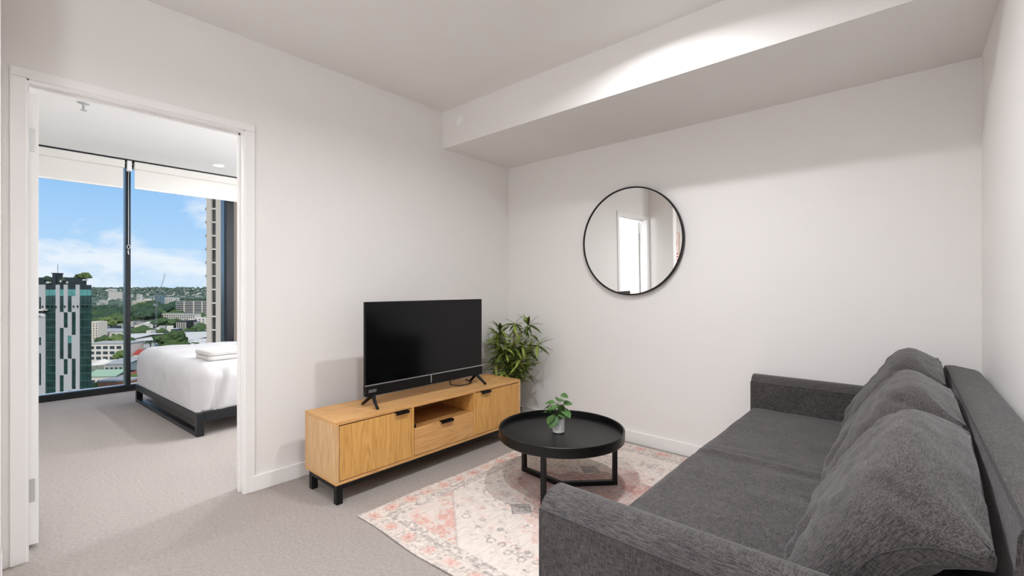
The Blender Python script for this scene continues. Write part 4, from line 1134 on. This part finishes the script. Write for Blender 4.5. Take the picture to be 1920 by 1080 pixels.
block('apartment_block', 'far pale high-rise slab with vertical ribs, left of the black mullion', 203, 229, 547, 2050, 'grey', 'white', 9, 1, 25, 0, None, 0.45, 0.95)
block('apartment_block', 'taller core behind the far ribbed high-rise', 204, 211, 541.5, 2080, 'white', 'win', 2, 6, 25)
t, w, h = block('apartment_block', 'wide dark apartment block with white floor slabs and a planted roof', 331, 392, 564, 990, 'win', 'win', 0, 0, 22)
for k in range(8):
    bm = B(); box(bm, -w / 2 - 1, w / 2 + 1, -1.2, 1, h * (0.12 + k * 0.12), h * (0.12 + k * 0.12) + 1.1); new_obj('floor_slab', bm, CM['white'], t)
for k, x in enumerate((-0.27, 0.02, 0.28, 0.48)):
    bm = B(); box(bm, w * x, w * x + 1.6, -1.3, 1, 0, h); new_obj('column', bm, CM['white'], t)
for k in range(7):
    tree(lat(338 + 7 * k, 990), 996, GZ + h, 4.2, 1.5, CR[1], 'dark shrub in the row on the planted apartment roof', 'roof garden shrubs')
block('apartment_row', 'long low white apartment row with arched dark openings', 297, 368, 589, 780, 'white', 'win', 16, 4, 14, R(-6), 'grey', 0.55, 0.6)
t, w, h = block('apartment_block', 'black and white striped apartment block in front of the long white row', 330, 350, 602, 610, 'black', 'white', 6, 1, 20, R(0), None, 0.4, 0.9)
block('apartment_block', 'darker angled wing of the striped apartment block', 349, 364, 604, 622, 'grey', 'black', 5, 5, 16, R(12), None, 0.6, 0.6)
block('apartment_block', 'plain white block with small dark windows beside the tan tower', 363.5, 392, 596, 640, 'white', 'win', 4, 6, 14, R(0), None, 0.4, 0.5)
block('apartment_block', 'pinkish block partly hidden behind the dark green tower', 168, 183.5, 603, 514, 'cream', 'win', 3, 7, 12, 0, None, 0.35, 0.5)
block('apartment_block', 'cream mid-rise at the left of the cluster beyond the tree belt', 247, 258, 564, 1260, 'cream', 'win', 4, 6, 14)
block('apartment_block', 'stepped tan mid-rise in the cluster beyond the tree belt', 262, 284, 562, 1300, 'cream', 'win', 6, 5, 14, R(10))
block('apartment_block', 'blue grey glass mid-rise in the cluster beyond the tree belt', 290, 302, 554, 1280, 'blue', 'win', 4, 9, 14)
block('apartment_block', 'white mid-rise at the right of the cluster beyond the tree belt', 306, 323, 558, 1330, 'white', 'win', 5, 6, 14)
block('apartment_block', 'small white block left of the crane on the hill slope', 256, 262, 552, 1700, 'white', 'win', 2, 5, 14)
# low buildings and roofs between
def shed(label, px0, px1, D, dep, h, roof='roof', wall='white', rot=0.0, pitch=2.0, cat='building'):
    t, w = city('warehouse', label, cat, px0, px1, D, rot)
    bm = B(); box(bm, -w / 2, w / 2, 0, dep, 0, h); new_obj('walls', bm, CM[wall], t)
    bm = B(); extrude_profile(bm, [(-0.4, h), (dep / 2, h + pitch), (dep + 0.4, h), (dep + 0.4, h + 0.3), (dep / 2, h + pitch + 0.3), (-0.4, h + 0.3)], -w / 2 - 0.4, w / 2 + 0.4, 'x'); new_obj('roof', bm, CM[roof], t)
    bm = B()
    for i in range(5): box(bm, -w / 2 + w * (i + 0.2) / 5, -w / 2 + w * (i + 0.75) / 5, -0.15, 0.2, h * 0.2, h * 0.7)
    o_ = new_obj('window_band', bm, CM['win'], t); o_['kind'] = 'stuff'
    return t
shed('big pale warehouse roof in front of the striped apartment block', 246, 352, 440, 95, 9, 'roof', 'grey', R(-8), 3)
shed('white warehouse roof between the warehouse and the tan tower', 335, 400, 420, 60, 8, 'roof', 'white', R(5), 2)
shed('long pale roof left of the mullion beyond the office', 168, 236, 455, 70, 8, 'roof', 'white', R(4), 2)
shed('grey roof behind the long pale roof', 172, 232, 545, 40, 8, 'roofg', 'white', R(-5), 2)
shed('white low roof at the foot of the tree belt', 262, 300, 650, 40, 9, 'roof', 'white', R(4), 2)
shed('small white house roof in the left tree belt', 201, 214, 860, 12, 6, 'roof', 'white', R(20), 3)
shed('grey roof beside the white canopy', 200, 236, 318, 36, 7, 'roofg', 'grey', R(14), 1.5)
shed('teal roof at the bottom by the mullion', 232, 262, 262, 14, 5, 'tealr', 'white', R(8), 1.5)
shed('red roof just right of the mullion', 246, 262, 288, 14, 6, 'red', 'brick', R(-12), 2.5)
shed('red tiled roof beside the palm tree', 252, 276, 372, 16, 6, 'red', 'cream', R(14), 3)
shed('pale blue grey roof behind the palm tree', 246, 300, 395, 24, 8, 'roofg', 'white', R(-3), 2)
block('office_building', 'white office with dark window bays in front of the long pale roof', 168, 240, 645, 368, 'white', 'win', 6, 3, 16, R(4), 'grey', 0.7, 0.55)
t, w = city('canopy', 'white tent canopy in front of the white office', 'canopy', 166, 201, 322)
bm = B(); lathe(bm, (0, 5, 6.0), [(9.6, 0), (9.6, 0.3), (5.0, 1.6), (0.5, 3.4)], 4); new_obj('tent_roof', bm, CM['white'], t)
for x in (-6, 0, 6):
    bm = B(); box(bm, x - 0.15, x + 0.15, -1.4, -1.1, 0, 6.0); new_obj('post', bm, CM['white'], t)
shed('pale green roof below the white canopy', 160, 214, 276, 20, 6.5, 'green_roof', 'white', R(6), 2.5)
t, w = city('yard', 'tan earth yard with patches of grass below the green roof', 'yard', 168, 236, 262); bm = B(); box(bm, -w / 2, w / 2, 0, 10, 0, 1.2); new_obj('bank', bm, CM['earth'], t)
t, w, h = block('brick_house', 'orange brick house with a pale roof at the bottom of the view', 186, 240, 716, 246, 'brick', 'white', 5, 1, 9, R(6), 'roofg', 0.3, 0.4)
# crane
t, w = city('crane', 'thin grey tower crane rising from the valley above the warehouse roof', 'crane', 292, 294, 520)
hz = zat(572, 520) - GZ; top_z = zat(548, 520) - GZ
bm = B()
for sx_ in (-0.6, 0.6):
    for sy in (-0.6, 0.6): bar(bm, (sx_, sy, 0), (sx_, sy, hz), 0.10, 0.10)
z = 0
while z < hz - 2: bar(bm, (-0.6, -0.6, z), (0.6, -0.6, z + 2), 0.06, 0.06); bar(bm, (0.6, -0.6, z), (0.6, 0.6, z + 2), 0.06, 0.06); z += 2
new_obj('mast', bm, CM['steel'], t)
jx, jz = lat(309, 520) - lat(293, 520), zat(513, 520) - GZ
bm = B(); bar(bm, (-0.4, 0, hz), (jx, 0, jz), 0.16, 0.16); bar(bm, (0.5, 0, hz), (jx + 0.4, 0, jz - 0.4), 0.16, 0.16)
for k in range(18):
    s = k / 18; bar(bm, (-0.4 + jx * s, 0, hz + (jz - hz) * s), (0.5 + jx * (s + 0.05), 0, hz + (jz - hz) * (s + 0.05)), 0.1, 0.1)
new_obj('jib', bm, CM['steel'], t)
bm = B(); box(bm, -1.2, 1.0, -1.2, 1.2, hz - 1.5, hz + 1.0); box(bm, -3.2, -1.2, -0.6, 0.6, hz - 0.5, hz + 1.6); new_obj('cab', bm, CM['steel'], t)

# trees
tree(lat(315, 400), 404, GZ, 11.0, 13.5, CRB[0], 'large spreading dark green tree in front of the warehouse roof')
tree(lat(300, 385), 392, GZ, 6.5, 8.5, CR[0], 'rounded tree at the left shoulder of the large spreading tree')
tree(lat(334, 395), 402, GZ, 6.5, 7.5, CR[0], 'rounded tree at the right shoulder of the large spreading tree')
tree(lat(352, 372), 376, GZ, 6.5, 6.0, CRB[1], 'low yellow green tree just above the bed')
tree(lat(366, 420), 418, GZ, 6, 5.5, CR[0], 'small tree by the white warehouse roof')
tree(lat(248, 270), 272, GZ, 3.5, 6.5, CR[2], 'bright green tree between the mullion and the bed')
tree(lat(177, 245), 250, GZ, 5.0, 5.0, CR[0], 'green tree at the foot of the dark tower, by the brick house')
tree(lat(186, 255), 262, GZ, 3.6, 4.5, CR[2], 'lighter green tree beside the brick house')
tree(lat(252, 372), 360, GZ, 5, 7, CR[2], 'yellow green tree between the mullion and the red tiled roof')
tree(lat(191, 420), 423, GZ, 7, 11, CR[0], 'green tree in a row behind the white office, left one')
tree(lat(210, 420), 424, GZ, 7, 11, CR[2], 'green tree in a row behind the white office, right one')
t, w = city('palm_tree', 'palm tree beside the large spreading tree', 'tree', 280, 284, 385)
bm = B(); tube(bm, [(0, 0, 0), (0.3, 0, 7), (0, 0, 14)], 0.4, 8); new_obj('trunk', bm, CM['trunk'], t)
for k in range(16):
    a = k * 2 * math.pi / 16; bm = B(); rows_ = []
    for i in range(6):
        s = i / 5; r_ = 5.2 * s; zz = 14 + 2.2 * math.sin(s * 2.4) - 2.6 * s * s + (0.8 if k % 2 else 0); wd = 0.7 * math.sin(math.pi * min(1, s * 0.9 + 0.08))
        rows_.append([bm.verts.new((math.cos(a) * r_ - math.sin(a) * q * wd, math.sin(a) * r_ + math.cos(a) * q * wd, zz - abs(q) * 0.3)) for q in (-1, 0, 1)])
    for i in range(5):
        for q in range(2): bm.faces.new((rows_[i][q], rows_[i + 1][q], rows_[i + 1][q + 1], rows_[i][q + 1]))
    new_obj('frond', bm, CM['tree2'], t)
rr = random.Random(21)
def belt(px0, px1, D0, D1, n, rmin, rmax, label, group, kinds):
    for _ in range(n):
        D = rr.uniform(D0, D1); px = rr.uniform(px0, px1); r = rr.uniform(rmin, rmax)
        tree(lat(px, D), D, GZ, r, r * rr.uniform(1.0, 1.5), CR[rr.choice(kinds)], label, group)
belt(168, 232, 640, 1020, 60, 7, 12, 'dark green tree of the dense belt left of the mullion', 'tree belt left of the mullion', (0, 1, 3, 1))
belt(178, 206, 600, 660, 7, 7, 10, 'bright green tree along the near edge of the left belt', 'near edge of the left tree belt', (2, 2, 0))
belt(245, 300, 760, 1080, 52, 8, 12, 'dark green tree of the belt right of the mullion', 'tree belt right of the mullion', (1, 3, 0, 1))
belt(278, 334, 1000, 1180, 26, 8, 13, 'dark tall tree in front of the far mid-rise cluster', 'trees before the mid-rise cluster', (1, 3))
belt(283, 335, 640, 720, 16, 5, 8, 'tree in the row below the long white apartment row', 'trees below the white row', (1, 0, 3))
belt(350, 392, 560, 600, 9, 4, 6, 'small tree at the foot of the white block', 'trees at the foot of the white block', (0, 1))
# beyond those: mixed suburb, too small to count
def scatter_stuff(name, label, cat, n, D0, D1, fn, m_):
    bm = B()
    for k in range(n * 2):      # the town goes on to the left, beyond the part seen past the door
        D = math.sqrt(rr.uniform(D0 * D0, D1 * D1)); px = rr.uniform(60, 470) if k < n else rr.uniform(-700, 60); fn(bm, W(lat(px, D), D, 0), D)
    o_ = new_obj(name, bm, m_); o_['kind'] = 'stuff'; o_['label'] = label; o_['category'] = cat
hill_h = lambda D: 0 if D < 2750 else 66 * math.sin(math.pi * min(1, (D - 2700) / 1500 * 0.62)) * 0.95
def house(bm, p, D):
    w_, d_, h_ = rr.uniform(8, 26), rr.uniform(8, 16), rr.choice((5, 6, 7, 8, 12, 18)) if D < 2600 else rr.uniform(5, 9); z0 = GZ + hill_h(D) - 2
    t_ = bmesh.new(); bmesh.ops.create_cube(t_, size=1); a = rr.uniform(0, 3.14)
    for v in t_.verts:
        x, y = v.co.x * w_, v.co.y * d_; v.co = Vector((p.x + x * math.cos(a) - y * math.sin(a), p.y + x * math.sin(a) + y * math.cos(a), z0 + (v.co.z + 0.5) * h_ + (1.5 if v.co.z < 0 else 0)))
    merge(bm, t_)
def blob(bm, p, D):
    r = rr.uniform(7, 14); z0 = GZ + hill_h(D) - 1
    t_ = bmesh.new(); bmesh.ops.create_icosphere(t_, subdivisions=1, radius=1)
    for v in t_.verts: v.co = Vector((p.x + v.co.x * r * rr.uniform(0.8, 1.2), p.y + v.co.y * r * rr.uniform(0.8, 1.2), z0 + r * 0.5 + v.co.z * r * 0.75 * rr.uniform(0.8, 1.2)))
    merge(bm, t_)
M['haze_tree'] = mat('haze-tinted far foliage', rgb(74, 92, 84), 1.0, col2=rgb(98, 112, 100), vscale=0.05, spec=0.0)  # distance haze is mixed into this foliage colour
scatter_stuff('distant_rooftops', 'tiny white and grey rooftops scattered over the far suburb and hills', 'rooftops', 420, 1050, 3500, house, CM['white'])
scatter_stuff('distant_grey_rooftops', 'tiny grey rooftops scattered among the far trees', 'rooftops', 260, 900, 3300, house, CM['grey'])
scatter_stuff('distant_trees', 'haze-tinted green tree cover over the far suburb and hills', 'treetops', 1500, 1050, 3600, blob, M['haze_tree'])
scatter_stuff('valley_trees', 'small trees dotted between the nearer roofs', 'treetops', 70, 420, 1050, lambda bm, p, D: blob(bm, p, D), CM['tree1'])

def hut(bm, p, D):
    t_ = bmesh.new(); bmesh.ops.create_cube(t_, size=1); a = rr.uniform(0, 3.14); w_, d_, h_ = rr.uniform(4, 14), rr.uniform(4, 9), rr.uniform(3, 10.5)
    for v in t_.verts:
        x, y = v.co.x * w_, v.co.y * d_; v.co = Vector((p.x + x * math.cos(a) - y * math.sin(a), p.y + x * math.sin(a) + y * math.cos(a), GZ + (v.co.z + 0.5) * h_))
    merge(bm, t_)
scatter_stuff('valley_sheds', 'small white sheds and walls between the warehouses', 'sheds', 110, 400, 760, hut, CM['white'])
scatter_stuff('valley_grey_sheds', 'small grey sheds and yards between the warehouses', 'sheds', 80, 400, 760, hut, CM['grey'])
scatter_stuff('valley_dark_openings', 'dark sheds and yards between the warehouses', 'sheds', 60, 420, 760, hut, CM['win'])  # same hut boxes in a dark colour
